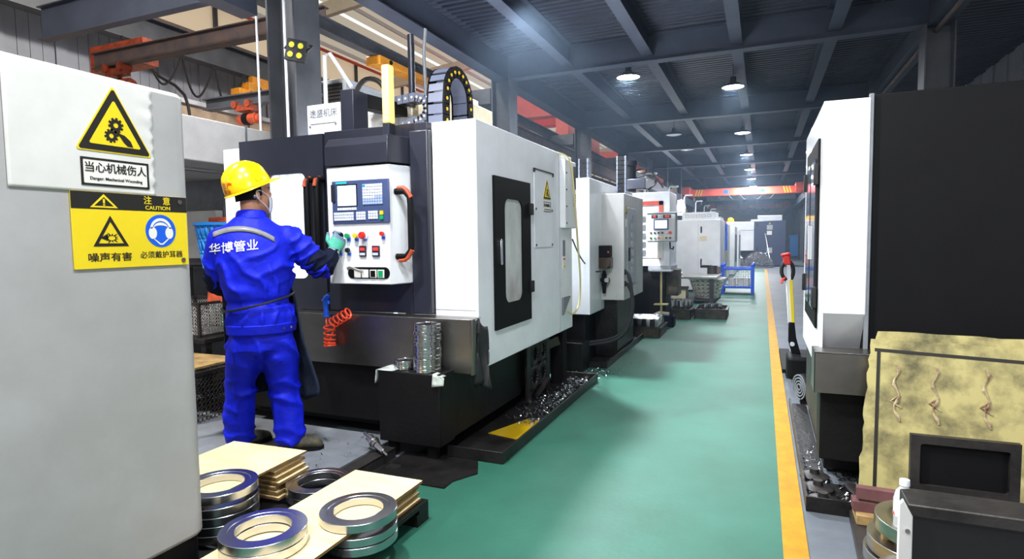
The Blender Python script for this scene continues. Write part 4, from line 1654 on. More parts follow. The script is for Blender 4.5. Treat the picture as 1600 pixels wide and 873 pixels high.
# lubricator
lb = thing('lubricator', 'black and amber oil lubricator on the second machine of the row', 'lubricator', (-1.62, 6.4, 1.1))
MB().box(-1.68, -1.53, 6.36, 6.495, 1.15, 1.28).build('pump_head', 'near_black', lb, 0.008)
MB().box(-1.69, -1.52, 6.355, 6.497, 1.03, 1.15).build('oil_tank', 'oil_brown', lb, 0.008)
MB().box(-1.55, -1.535, 6.353, 6.36, 1.2, 1.22).build('pilot_light', 'red_plastic', lb)
rg = thing('air_regulator', 'small black air regulator below the oil lubricator', 'regulator', (-1.62, 6.45, 0.85))
m = MB()
m.cyl((-1.61, 6.44, 0.83), (-1.61, 6.44, 0.97), 0.028, 12)
m.cyl((-1.61, 6.44, 0.97), (-1.61, 6.44, 1.0), 0.018, 12)
m.cyl((-1.67, 6.44, 0.90), (-1.55, 6.44, 0.90), 0.02, 10)
m.cyl((-1.61, 6.44, 0.75), (-1.61, 6.44, 0.83), 0.018, 10, r2=0.024)
m.build('regulator_body', 'near_black', rg)
MB().cyl((-1.57, 6.40, 0.90), (-1.57, 6.385, 0.90), 0.025, 14).build('gauge', 'steel', rg)
MB().box(-1.63, -1.59, 6.44, 6.5, 0.86, 0.88).build('mount', 'dark_steel', rg)
m = MB()
m.tube([(-1.66, 5.42, 1.35), (-1.72, 5.9, 1.15), (-1.68, 6.2, 1.0), (-1.60, 6.33, 1.0), (-1.53, 6.34, 1.06)], 0.008, 6, smooth_n=2)
tag(m.build('air_hose', 'dark_steel', None), 'thin dark air hose sagging between the first and second machine', 'hose')
for k, (dx, dz) in enumerate(((0, 0), (0.02, -0.13))):
    m = MB()
    m.tube([(-1.42, 6.56, 0.98 + dz), (-1.36, 6.5, 0.99 + dz), (-1.32 + dx, 6.48, 0.86 + dz), (-1.30 + dx * 0.5, 6.46, 0.62), (-1.34 + dx, 6.42, 0.40), (-1.46 + dx, 6.36, 0.26 - k * 0.02), (-1.75, 6.26, 0.22 - k * 0.03)], 0.019, 8, smooth_n=2)
    c_ = tag(m.build('cable', 'rubber', None), ('upper' if k == 0 else 'lower') + ' of two thick black cables drooping from the second machine', 'cable', 'black cables of the second machine')
    MB().cyl((-1.43, 6.57, 0.98 + dz), (-1.40, 6.52, 0.985 + dz), 0.032, 12).build('cable_gland', 'near_black', c_)
for (x, y, z0, z1, nm) in ((-1.88, 6.6, 1.985, 2.29, 'shorter energy chain standing on the second machine, next to a bright lamp'), (-1.58, 7.2, 1.85, 2.40, 'taller energy chain standing on the second machine')):
    n = int((z1 - z0) / 0.055)
    p = [V((x, y, z0 + 0.055 * k)) for k in range(n + 1)]
    m = chain(p, (1, 0, 0), 0.11, 0.06)
    t = m.build('energy_chain', ['near_black', 'chain_grey', 'mid_grey'], None)
    tag(t, nm, 'energy chain', 'energy chains on the second machine')
    m = MB()
    for k in range(n):
        m.box(x - 0.03, x + 0.03, y - 0.02, y + 0.02, z0 + 0.055 * k + 0.015, z0 + 0.055 * k + 0.035)
    m.build('cable_bundle', 'orange_red', t)
sv = thing('servo_motor', 'black servo motor and cables on top of the second machine', 'motor', (-1.75, 8.2, 1.985))
MB().cyl((-1.66, 8.0, 1.985), (-1.66, 8.0, 2.32), 0.10, 18).build('motor_body', 'near_black', sv)
MB().box(-1.72, -1.42, 7.9, 8.1, 2.0, 2.14).build('gearbox', 'dark_blue_grey', sv, 0.01)
MB().cyl((-1.66, 8.0, 2.32), (-1.66, 8.0, 2.38), 0.12, 18).build('motor_cap', 'near_black', sv)
m = MB()
m.tube([(-1.6, 8.0, 2.25), (-1.4, 8.1, 2.3), (-1.3, 8.15, 2.1), (-1.42, 8.1, 2.0)], 0.014, 6, smooth_n=2)
m.tube([(-1.6, 8.0, 2.15), (-1.35, 8.05, 2.22), (-1.22, 8.1, 2.02)], 0.012, 6, smooth_n=2)
m.build('cable', 'rubber', sv)

# second tray and crates along the aisle
m = MB()
m.box(-2.1, -1.47, 6.2, 8.05, 0.005, 0.012)
m.box(-1.482, -1.468, 6.0, 8.05, 0.005, 0.07)
m.box(-2.1, -1.47, 5.99, 6.0, 0.005, 0.07)
tag(m.build('chip_tray', 'oily_steel', None), 'black steel drip tray under the second machine of the row', 'tray')
chips('metal_shavings', lambda: (rnd.uniform(-1.62, -1.50), rnd.uniform(6.1, 7.9), 0.02), 160, 'bright_steel', 'bright shavings in the drip tray under the second machine')


def bin_box(label, x0, x1, y0, y1, z0, h, name='parts_bin'):
    t = thing(name, label, 'bin', ((x0 + x1) / 2, (y0 + y1) / 2, z0), group='low steel bins beside the aisle')
    m = MB()
    e = 0.015
    for a in ((x0, x1, y0, y0 + e), (x0, x1, y1 - e, y1), (x0, x0 + e, y0, y1), (x1 - e, x1, y0, y1)):
        m.box(*a, z0, z0 + h)
    m.box(x0, x1, y0, y1, z0 + h * 0.55, z0 + h * 0.55 + 0.01)
    m.build('bin_wall', 'bin_steel', t, 0.003)
    m = MB()
    for a in ((x0 - 0.01, x1 + 0.01, y0 - 0.01, y0 + 0.02), (x0 - 0.01, x1 + 0.01, y1 - 0.02, y1 + 0.01), (x0 - 0.01, x0 + 0.02, y0, y1), (x1 - 0.02, x1 + 0.01, y0, y1)):
        m.box(*a, z0 + h - 0.02, z0 + h)
    m.build('bin_rim', 'dark_steel', t)
    return z0 + h * 0.55 + 0.0105


z = bin_box('low steel bin nearest the camera, full of square bright parts', -1.78, -1.26, 8.12, 8.75, 0.0, 0.14)
sq = None
m = MB()
m.prism(rrect(-0.036, 0.036, 0, 0.17, 0.012, 3), 'x', -0.022, 0.022)
sq = m.build('steel_block', 'bright_steel')
n = 0
for i in range(8):
    for j in range(6):
        o = sq if n == 0 else sq.copy()
        if n:
            C.objects.link(o)
        o.location = (-1.72 + i * 0.058, 8.19 + j * 0.09, z)
        o.rotation_euler = (0, 0, rnd.uniform(-0.12, 0.12))
        tag(o, 'bright square steel block standing in the nearest low bin', 'steel block', 'steel blocks in the nearest low bin')
        n += 1
z = bin_box('low steel bin left of two below the steel table, holding tall sleeves', -1.60, -1.07, 10.1, 10.75, 0.0, 0.17)
m = MB()
m.lathe([(0.045, 0), (0.062, 0), (0.062, 0.19), (0.045, 0.19)], seg=20, closed=True)
sl = m.build('steel_sleeve', 'bright_steel')
n = 0
for (x, y) in ((-1.44, 10.6), (-1.41, 10.3), (-1.34, 10.45), (-1.27, 10.35), (-1.20, 10.5), (-1.15, 10.62), (-1.29, 10.62)):
    o = sl if n == 0 else sl.copy()
    if n:
        C.objects.link(o)
    n += 1
    o.location = (x, y, z)
    tag(o, 'bright steel sleeve standing in the left one of two bins below the table', 'sleeve', 'steel sleeves in the left bin')
z = bin_box('low steel bin right of two below the steel table, with few short sleeves', -1.03, -0.52, 10.25, 10.95, 0.0, 0.17)
m = MB()
m.lathe([(0.035, 0), (0.05, 0), (0.05, 0.13), (0.035, 0.13)], seg=20, closed=True)
sl = m.build('steel_sleeve', 'bright_steel')
for n, (x, y) in enumerate(((-0.85, 10.62), (-0.78, 10.5), (-0.73, 10.66), (-0.66, 10.55), (-0.88, 10.45))):
    o = sl if n == 0 else sl.copy()
    if n:
        C.objects.link(o)
    o.location = (x, y, z)
    tag(o, 'short steel sleeve standing in the right one of two bins', 'sleeve', 'steel sleeves in the right bin')

# ------------------------------------------------------------------ third machine with hanging operator box
m3 = thing('machining_center', 'third white machine of the row with red trimmed opening and pendant operator box', 'machine', (-2.0, 9.6, 0))
MB().box(-3.6, -1.30, 9.3, 10.05, 0.92, 2.06).build('enclosure', 'white_paint', m3, 0.01)
m = MB()
m.box(-1.74, -1.40, 9.285, 9.302, 1.05, 1.78)
m.build('door', 'warm_white', m3)
m = MB()
for k in range(5):
    m.prism(rrect(-1.72, -1.66, 1.08 + k * 0.13, 1.17 + k * 0.13, 0.015, 3), 'y', 9.275, 9.29)
m.build('door_window', 'mid_grey', m3)
m = MB()
m.box(-1.78, -1.40, 9.27, 9.31, 1.86, 1.92)
m.box(-1.46, -1.40, 9.27, 9.31, 1.62, 1.92)
tag(m.build('door_trim', 'red_crane', m3), 'red door trim')
m = MB()
m.box(-1.45, -1.435, 9.288, 9.3, 1.02, 1.28)
m.build('red_stripe', 'red_crane', m3)
MB().box(-3.5, -1.38, 9.4, 10.0, 0.0, 0.92).build('bed', 'base_black', m3, 0.01)
MB().box(-1.62, -1.28, 9.25, 10.0, 0.86, 0.92).build('drip_edge', 'light_grey', m3)
MB().box(-1.42, -1.2, 9.5, 9.9, 0.45, 0.86).build('chute', 'bin_steel', m3, 0.01)
pb = MB().box(-1.565, -1.155, 8.85, 9.05, 1.295, 1.715).build('operator_box', 'light_grey', m3, 0.012)
MB().box(-1.555, -1.165, 8.84, 8.852, 1.31, 1.70).build('box_front', 'grey_white', pb, 0.004)
MB().box(-1.575, -1.08, 8.82, 9.06, 1.715, 1.73).build('box_lid', 'light_grey', pb)
MB().box(-1.465, -1.255, 8.825, 8.842, 1.475, 1.63).build('screen_bezel', 'panel_blue', pb)
MB().box(-1.445, -1.275, 8.822, 8.828, 1.495, 1.612).build('screen', 'screen_glow', pb)
for x0, x1 in ((-1.50, -1.41), (-1.33, -1.22)):
    MB().box(x0, x1, 8.83, 8.842, 1.645, 1.69).build('display_case', 'black', pb)
    text('88' if x0 < -1.4 else '88.8', 0.036, 'digit_glow', pb, ((x0 + x1) / 2, 8.829, 1.667), (1, 0, 0), (0, 0, 1), name='display_digits')
cols = ['black', 'black', 'black', 'black', 'key_white', 'red_plastic', 'black', 'green_plastic', 'red_plastic', 'yellow_plastic', 'black', 'black']
for i in range(12):
    x, z = -1.505 + (i % 6) * 0.055, 1.43 - (i // 6) * 0.075
    r = 0.022 if i == 5 else 0.014
    MB().cyl((x, 8.84, z), (x, 8.822, z), r, 12).build('push_button', cols[i], pb)
MB().box(-1.42, -1.30, 9.05, 9.3, 1.4, 1.55).build('box_arm', 'light_grey', m3)
m = MB()
m.tube([(-1.25, 8.95, 1.295), (-1.24, 8.92, 1.2), (-1.2, 8.9, 1.19), (-1.19, 8.9, 1.23)], 0.012, 6)
m.build('hook', 'black', m3)
ts = thing('round_stand', 'small two tier stand before the third machine', 'stand', (-1.36, 8.95, 0))
m = MB()
m.cyl((-1.38, 9.0, 0.0), (-1.38, 9.0, 0.86), 0.016, 8)
m.build('stand_pole', 'cable_yellow', ts)
MB().box(-1.55, -1.22, 8.88, 9.12, 0.86, 0.875).build('stand_top', 'light_grey', ts)
MB().box(-1.48, -1.28, 8.93, 9.07, 0.36, 0.375).build('stand_shelf', 'cable_yellow', ts)
MB().cyl((-1.38, 9.0, 0.0), (-1.38, 9.0, 0.015), 0.12, 14).build('stand_base', 'dark_steel', ts)
tb = thing('tool_box', 'dark blue open tool box on the floor behind the nearest low bin', 'tool box', (-1.5, 9.0, 0))
m = MB()
for a in ((-1.72, -1.22, 9.14, 9.16), (-1.72, -1.22, 9.36, 9.38), (-1.72, -1.70, 9.14, 9.38), (-1.24, -1.22, 9.14, 9.38)):
    m.box(*a, 0.0, 0.17)
m.box(-1.72, -1.22, 9.14, 9.38, 0, 0.012)
m.build('box_wall', 'navy', tb)
MB().tube([(-1.6, 9.26, 0.12), (-1.45, 9.26, 0.2), (-1.3, 9.26, 0.19)], 0.03).build('wrapped_tool', 'grey_white', tb)

# ------------------------------------------------------------------ steel table with basket, blue cage, cabinets
tt = thing('steel_table', 'low dark steel table in front of the white cabinet', 'table', (-1.35, 12.8, 0))
MB().box(-1.85, -0.82, 12.5, 14.0, 0.52, 0.565).build('table_top', 'steel', tt, 0.004)
for x, y in ((-1.80, 12.55), (-0.93, 12.55), (-1.80, 13.95), (-0.88, 13.95)):
    MB().box(x - 0.04, x + 0.04, y - 0.04, y + 0.04, 0.0, 0.52).build('leg', 'dark_steel', tt)
MB().box(-1.78, -0.88, 12.6, 13.9, 0.06, 0.09).build('shelf', 'dark_steel', tt)
for (x, y, nm) in ((-1.62, 12.75, 'pair of dark pipe ends at the near left corner of the steel table'),):
    m = MB()
    m.cyl((x - 0.12, y, 0.61), (x + 0.08, y + 0.05, 0.61), 0.043, 12)
    tag(m.build('steel_tube', 'steel', None), 'short steel tube lying at the near left corner of the steel table', 'tube')
vs = thing('bench_vice', 'dark bench vice on the far right corner of the steel table', 'vice', (-1.0, 13.7, 0.565))
MB().cyl((-1.0, 13.7, 0.565), (-1.0, 13.7, 0.74), 0.11, 16).build('vice_body', 'dark_steel', vs)
MB().tube([(-1.25, 13.66, 0.72), (-1.0, 13.7, 0.72)], 0.03).build('vice_handle', 'near_black', vs)
MB().box(-0.92, -0.82, 13.65, 13.75, 0.565, 0.72).build('vice_jaw', 'rust_girder', vs, 0.01)
wb = thing('laundry_basket', 'pale plastic basket with slotted sides under the steel table', 'basket', (-1.05, 13.1, 0.09))
basket_shell((-1.06, 13.05, 0.1), 0.24, 0.36, 0.40, 20, 5, 'basket_white', wb, slots=0.5)
MB().lathe([(0.34, 0.0), (0.385, 0.0), (0.385, 0.03), (0.34, 0.03)], (-1.06, 13.05, 0.485), 28, closed=True).build('rim', 'basket_white', wb)
cbx = thing('wooden_box', 'worn pale box on the lower shelf of the steel table', 'box', (-1.55, 13.0, 0.09))
MB().box(-1.78, -1.45, 12.7, 13.2, 0.0905, 0.30).build('box_body', 'cream', cbx, 0.004)
MB().box(-1.79, -1.44, 12.69, 13.21, 0.28, 0.31).build('box_lid', 'wood', cbx)

cg = thing('mesh_cage', 'blue steel mesh cage box standing on the green floor', 'cage', (-0.53, 15.4, 0))
x0, x1, y0, y1 = -0.87, -0.20, 15.05, 15.75
for x in (x0, x1):
    for y in (y0, y1):
        m = MB()
        m.box(x - 0.035, x + 0.035, y - 0.035, y + 0.035, 0.0, 0.66)
        m.lathe([(0.05, 0.0), (0.05, 0.03), (0.02, 0.06), (0, 0.06)], (x, y, 0.66), 10)
        m.build('corner_post', 'blue_steel', cg)
m = MB()
for z in (0.16, 0.60):
    for a, b in (((x0, y0, z), (x1, y0, z)), ((x0, y1, z), (x1, y1, z)), ((x0, y0, z), (x0, y1, z)), ((x1, y0, z), (x1, y1, z))):
        m.bar(a, b, 0.05, 0.05)
m.build('cage_rail', 'blue_steel', cg)
for (a, b) in (((x0, y0), (x1, y0)), ((x0, y1), (x1, y1)), ((x0, y0), (x0, y1)), ((x1, y0), (x1, y1))):
    m = MB()
    for i in range(1, 13):
        t = i / 13
        px, py = a[0] + (b[0] - a[0]) * t, a[1] + (b[1] - a[1]) * t
        m.bar((px, py, 0.18), (px, py, 0.58), 0.009, 0.009)
    for i in range(1, 8):
        z = 0.18 + 0.4 * i / 8
        m.bar((a[0], a[1], z), (b[0], b[1], z), 0.006, 0.006)
    m.build('wire_mesh', 'light_grey', cg)
MB().box(x0, x1, y0, y1, 0.14, 0.16).build('cage_floor', 'mid_grey', cg)
m = MB()
m.lathe([(0.05, 0), (0.085, 0), (0.085, 0.2), (0.05, 0.2)], seg=18, closed=True)
ps = m.build('pipe_socket', 'warm_white')
for n, (x, y) in enumerate(((-0.66, 15.3), (-0.47, 15.35), (-0.34, 15.3))):
    o = ps if n == 0 else ps.copy()
    if n:
        C.objects.link(o)
    o.location = (x, y, 0.165)
    tag(o, ('left', 'middle', 'right')[n] + ' one of the three white pipe sockets inside the blue cage', 'pipe socket', 'white pipe sockets in the blue cage')

ca = thing('electrical_cabinet', 'tall white double door electrical cabinet beyond the steel table', 'cabinet', (-1.5, 16, 0))
MB().box(-2.05, -0.94, 15.4, 17.2, 0.05, 1.80).build('cabinet_body', 'white_paint', ca, 0.01)
MB().box(-2.05, -0.95, 15.45, 17.2, 0.0, 0.05).build('plinth', 'base_black', ca)
for x0_, x1_ in ((-2.04, -1.47), (-1.46, -0.95)):
    dd = MB().box(x0_, x1_, 15.385, 15.4, 0.08, 1.78).build('door', 'white_paint', ca, 0.004)
    if x0_ > -1.5:
        for z in (0.75, 1.55):
            MB().prism(rrect(-1.41, -1.375, z - 0.08, z + 0.08, 0.012, 3), 'y', 15.372, 15.386).build('door_lock', 'black', dd)
        MB().box(-1.43, -1.26, 15.38, 15.386, 1.27, 1.39).build('rating_label', 'cream', dd)
top = MB().box(-1.88, -1.08, 15.6, 16.8, 1.80, 1.99).build('top_unit', 'white_paint', ca, 0.01)
m = MB()
for k in range(5):
    framed_plate(m, 'y', (-1.80 + k * 0.13, 1.86), (-1.70 + k * 0.13, 1.93), (-1.785 + k * 0.13, -1.715 + k * 0.13, 1.873, 1.917), 0.01, 15.592, 15.6, n=2)
m.build('vent_pattern', 'light_grey', top)
MB().box(-1.05, -0.96, 15.6, 16.9, 1.80, 1.86).build('cap_strip', 'white_paint', ca)
hm = thing('machine', 'white machine with blue handle partly hidden behind the electrical cabinet', 'machine', (-1.4, 19, 0))
MB().box(-2.6, -0.98, 17.4, 20.8, 0.1, 1.75).build('enclosure', 'warm_white', hm, 0.01)
MB().box(-2.5, -1.05, 17.5, 20.7, 0.0, 0.1).build('plinth', 'base_black', hm)
m = MB()
m.box(-0.99, -0.94, 17.35, 18.0, 1.62, 1.74)
m.box(-0.97, -0.92, 17.9, 18.0, 0.98, 1.74)
m.build('blue_handle', 'blue_plastic', hm, 0.01)
MB().box(-0.985, -0.975, 18.2, 19.6, 0.6, 1.5).build('door', 'grey_white', hm)
for k, y in enumerate((21.4, 24.6)):
    o = thing('machine', ('nearer' if k == 0 else 'farther') + ' of two distant white machines in line before the lathe', 'machine', (-1.4, y + 1.3, 0), group='distant white machines')
    MB().box(-2.6, -0.86 + 0.02 * k, y, y + 2.4, 0.1, 1.72 - 0.1 * k).build('enclosure', 'white_paint', o, 0.01)
    MB().box(-2.5, -0.95, y + 0.1, y + 2.3, 0.0, 0.1).build('plinth', 'base_black', o)
    MB().box(-0.87 + 0.02 * k, -0.85 + 0.02 * k, y + 0.6, y + 1.7, 0.5, 1.45).build('door', 'dark_blue_grey', o)

# ------------------------------------------------------------------ far lathe, swarf heap, cranes
la = thing('lathe', 'white and navy lathe standing across the far end of the aisle', 'machine', (-0.3, 30.5, 0))
MB().box(-1.55, -0.35, 29.6, 31.6, 0.72, 2.06).build('lathe_cover', 'white_paint', la, 0.02)
MB().box(-1.55, -0.35, 29.585, 29.6, 1.66, 1.68).build('cover_seam', 'mid_grey', la)
MB().box(-1.62, -1.55, 29.5, 31.6, 0.72, 2.1).build('red_edge', 'orange_red', la)
MB().box(-2.3, -1.62, 29.8, 31.6, 0.2, 2.0).build('tailstock_housing', 'dark_blue_grey', la, 0.02)
MB().box(-1.55, -0.35, 29.8, 31.6, 0.0, 0.72).build('lathe_bed', 'base_black', la, 0.01)
MB().box(-0.35, 0.98, 29.4, 31.6, 0.03, 2.08).build('headstock_cabinet', 'machine_navy', la, 0.015)
MB().box(-0.2, 0.82, 29.5, 31.4, 2.08, 2.32).build('cabinet_top', 'white_paint', la, 0.01)
MB().box(-0.5, -0.2, 29.6, 31.4, 2.06, 2.16).build('top_ledge', 'white_paint', la)
tri_sign(la, (0.31, 29.395, 1.95), (1, 0, 0), (0, 0, 1), 0.07, 0.004, icon='bang')
MB().box(0.19, 0.43, 29.39, 29.4, 1.67, 1.88).build('notice_plate', 'light_grey', la)
MB().box(0.19, 0.40, 29.39, 29.4, 1.44, 1.62).build('label', 'sign_white', la)
MB().box(0.19, 0.42, 29.39, 29.4, 0.62, 0.86).build('notice_plate', 'light_grey', la)
for z in (1.9, 0.8):
    MB().box(-0.24, -0.18, 29.38, 29.4, z - 0.08, z + 0.08).build('door_lock', 'black', la)
hh = thing('safety_helmet', 'yellow safety helmet lying on top of the far lathe', 'helmet', (-1.35, 30, 2.06))
MB().lathe([(0.0, 0.2), (0.09, 0.18), (0.15, 0.1), (0.165, 0.0), (0.19, -0.005)], (-1.4, 30.0, 2.085), 20).build('helmet_shell', 'helmet_yellow', hh)
MB().box(-1.60, -1.40, 29.9, 30.1, 2.0605, 2.085).build('helmet_brim', 'helmet_yellow', hh)
hk = thing('long_hook', 'thin steel rake leaning against the navy end of the far lathe', 'rake', (0.15, 28.9, 0))
MB().tube([(0.38, 28.7, 0.02), (0.12, 29.37, 1.5)], 0.016).build('rake_shaft', 'steel', hk)
MB().box(0.28, 0.48, 28.68, 28.74, 0.0, 0.05).build('rake_head', 'steel', hk)


def swarf(cx, cy, rx, ry, h, n, label):
    m = MB()
    for k in range(n):
        a, r = rnd.uniform(0, 2 * PI), rnd.random() ** 0.55
        z = h * math.sqrt(max(0, 1 - r * r)) * rnd.random() ** 0.35
        c = V((cx + rx * r * math.cos(a), cy + ry * r * math.sin(a), z + 0.01))
        e1 = V((rnd.gauss(0, 1), rnd.gauss(0, 1), rnd.gauss(0, 1))).normalized()
        e2 = e1.orthogonal().normalized()
        q = rnd.uniform(0.03, 0.09)
        wv = e1.cross(e2) * rnd.uniform(0.006, 0.014)
        p = [c + (e1 * math.cos(t) + e2 * math.sin(t)) * q for t in (0, 1.1, 2.2, 3.3)]
        p = [V((v.x, v.y, max(v.z, 0.004))) for v in p]
        for u, v in zip(p, p[1:]):
            m.face([u, v, v + wv, u + wv])
    o = m.build('metal_shavings', 'bright_steel', None, recalc=False)
    return tag(o, label, 'metal shavings', kind='stuff')


swarf(-0.15, 28.3, 0.62, 0.5, 0.68, 1500, 'big tangled heap of bright shavings before the far lathe')
swarf(-1.05, 28.5, 0.34, 0.4, 0.56, 700, 'smaller tangled heap of shavings left of the big heap')
bc = thing('cardboard_box', 'pale upright box beside the shavings before the far lathe', 'box', (-1.62, 27.5, 0))
MB().box(-1.78, -1.42, 27.4, 27.8, 0.0, 0.62).build('box_body', 'cream', bc, 0.005)
MB().box(-1.79, -1.41, 27.39, 27.81, 0.62, 0.65).build('box_flap', 'wood', bc)


def crane(y, x0, x1, z, h, label, mt='red_crane'):
    t = thing('overhead_crane', label, 'crane', ((x0 + x1) / 2, y, z))
    MB().box(x0, x1, y - 0.2, y + 0.2, z, z + h).build('crane_girder', mt, t, 0.01)
    for s_, x in ((1, x0), (-1, x1)):
        MB().box(x, x + s_ * 0.35, y - 0.7, y + 0.7, 3.4205, z + h * 1.3).build('end_carriage', mt, t, 0.01)
        m = MB()
        for k in range(3):
            xa = x + s_ * (0.55 + k * 0.12)
            m.prism([(xa, z + 0.02), (xa + 0.05, z + 0.02), (xa + 0.05 + s_ * 0.08, z + h - 0.02), (xa + s_ * 0.08, z + h - 0.02)], 'y', y - 0.206, y - 0.2)
        m.build('hazard_stripe', 'sign_yellow', t)
    for x, mt2 in ((-0.75, 'sign_yellow'), (0.0, 'sign_blue'), (-1.6, 'sign_blue')):
        MB().box(x - 0.12, x + 0.08, y - 0.206, y - 0.2, z + h * 0.25, z + h * 0.75).build('crane_plate', mt2, t)
    m = MB()
    for k in range(5):
        m.tube([(-2.0 + k * 0.5, y - 0.25, z), (-1.75 + k * 0.5, y - 0.25, z - 0.3), (-1.5 + k * 0.5, y - 0.25, z)], 0.012, 5, smooth_n=2)
    m.build('festoon_cable', 'black', t)


crane(30.5, -3.6, 1.72, 3.36, 0.33, 'orange overhead crane girder spanning the aisle under the ceiling, nearer of two')
crane(46.0, -3.6, 1.72, 3.36, 0.35, 'distant orange overhead crane spanning the aisle above the far lathe')
m = MB()
m.bar((-3.4, 41.5, 3.9), (1.9, 41.5, 3.9), 0.15, 0.3)
struct('trim_5', m, 'light_grey')
bb = thing('wheelie_bin', 'light blue bin at the far end of the grey lane', 'bin', (2.0, 42, 0))
MB().box(1.62, 2.18, 42, 42.6, 0.1, 1.35).build('bin_body', 'sky_blue_plastic', bb, 0.03)
MB().box(1.58, 2.22, 41.95, 42.65, 1.35, 1.45).build('bin_lid', 'sky_blue_plastic', bb, 0.02)
for x in (1.68, 2.12):
    MB().cyl((x, 42.1, 0.1), (x + 0.05, 42.1, 0.1), 0.1, 12).build('wheel', 'black', bb)
fe = thing('fire_extinguisher', 'red cylinder standing right of the light blue bin', 'fire extinguisher', (2.5, 42, 0))
MB().lathe([(0, 0), (0.16, 0), (0.16, 1.0), (0.1, 1.12), (0.04, 1.15), (0, 1.15)], (2.55, 42, 0), 16).build('cylinder', 'red_plastic', fe)
MB().cyl((2.55, 42, 1.15), (2.55, 42, 1.3), 0.06, 10).build('valve', 'black', fe)
nb = MB().box(1.98, 2.0, 33.5, 34.2, 2.1, 2.65).build('notice_board', 'sign_white', None)
tag(nb, 'small blue and white notice on the right hand columns', 'sign')
MB().box(1.975, 1.98, 33.55, 34.15, 2.38, 2.6).build('notice_field', 'sign_blue', nb)
# glass partition with white posts and lamps on the left far side
for k in range(7):
    y = 15.5 + k * 4.2
    m = MB()
    m.tube([(-2.8, y, 0), (-2.8, y, 2.9), (-2.75, y, 3.0), (-2.5, y, 3.0)], 0.03)
    pr = m.build('railing_post', 'pipe_white', None)
    tag(pr, 'white railing post rising behind the distant machines, ' + ('nearest', 'second', 'third', 'fourth', 'fifth', 'sixth', 'farthest')[k] + ' from the camera', 'post', 'white railing posts')
for k, (x, y) in enumerate(((-3.6, 20.5), (-3.3, 23.0), (-3.0, 24.6))):
    t = thing('pendant_lamp', ('left', 'middle', 'right')[k] + ' of three glowing tall lamps behind the electrical cabinet', 'lamp', (x, y, 0), group='three glowing lamps')
    MB().lathe([(0, 0), (0.14, 0.02), (0.16, 0.3), (0.14, 0.6), (0, 0.62)], (x, y, 2.25), 16).build('lamp_tube', 'lamp_glow', t)
    MB().cyl((x, y, 2.87), (x, y, 4.52), 0.012, 6).build('lamp_rod', 'mid_grey', t)


# ------------------------------------------------------------------ machine on the right hand side
rm = thing('machining_center', 'white and black machining centre standing on the right of the grey lane', 'machine', (1.3, 4.3, 0))
m = MB()
m.prism([(3.63, 0.93), (3.80, 0.72), (3.80, 0.60), (5.02, 0.60), (5.02, 2.085), (3.63, 2.07)], 'x', 0.30, 0.515)
m.build('front_column', 'white_paint', rm, 0.006)
MB().box(0.298, 0.312, 3.632, 5.02, 0.585, 2.07).build('side_panel', 'white_paint', rm)
MB().box(0.515, 2.6, 3.66, 5.02, 0.60, 2.09).build('front_panel', 'near_black', rm, 0.006)
MB().box(0.508, 0.53, 3.635, 3.66, 0.74, 2.09).build('edge_trim', 'mid_grey', rm, 0.003)
m = MB()
m.box(0.285, 0.30, 3.80, 4.68, 0.82, 1.90)
rd_ = m.build('side_door', 'near_black', rm, 0.004)
for a, b in ((3.86, 4.19), (4.27, 4.62)):
    MB().prism(rrect(a, b, 0.92, 1.80, 0.06), 'x', 0.278, 0.286).build('window_pane', 'dark_glass', rd_)
MB().box(0.262, 0.285, 4.20, 4.235, 1.2, 1.42).build('door_handle', 'chrome', rd_, 0.004)
for y_, z_ in ((3.81, 1.0), (3.81, 1.70), (4.67, 1.03), (4.67, 1.72)):
    MB().box(0.265, 0.288, y_ - 0.03, y_ + 0.03, z_ - 0.06, z_ + 0.06).build('hinge', 'black', rd_, 0.004)
MB().box(0.34, 2.5, 3.75, 4.95, 0.02, 0.60).build('bed', 'base_black', rm, 0.008)
m = MB()
m.prism([(0.335, 3.62), (0.32, 3.62), (0.32, 4.95), (0.335, 4.95)], 'z', 0.12, 0.60)
m.build('side_skirt', 'dark_steel', rm, 0.004)
m = MB()
m.box(0.262, 1.5, 3.47, 3.478, 0.525, 0.742)
m.box(0.262, 1.5, 3.47, 3.66, 0.734, 0.742)
m.box(0.262, 0.268, 3.47, 3.66, 0.525, 0.742)
m.build('splash_guard', 'stainless', rm, 0.002)
MB().box(0.30, 2.4, 3.56, 3.75, 0.14, 0.56).build('front_box', 'base_black', rm, 0.006)

mt_ = thing('electric_motor', 'black finned motor on the floor behind the right hand machine', 'motor', (0.40, 5.35, 0))
m = MB()
m.cyl((0.30, 5.28, 0.13), (0.55, 5.40, 0.13), 0.105, 24)
m.build('motor_body', 'near_black', mt_, 0.008)
m = MB()
for k in range(4):
    m.lathe([(0.02 + k * 0.024, 0.0), (0.03 + k * 0.024, 0.0), (0.03 + k * 0.024, 0.008), (0.02 + k * 0.024, 0.008)], (0.295, 5.277, 0.13), 20, (-0.9, -0.43, 0), closed=True)
m.build('fan_cover', 'mid_grey', mt_)
MB().box(0.3, 0.6, 5.24, 5.44, 0.0, 0.05).build('motor_foot', 'near_black', mt_)

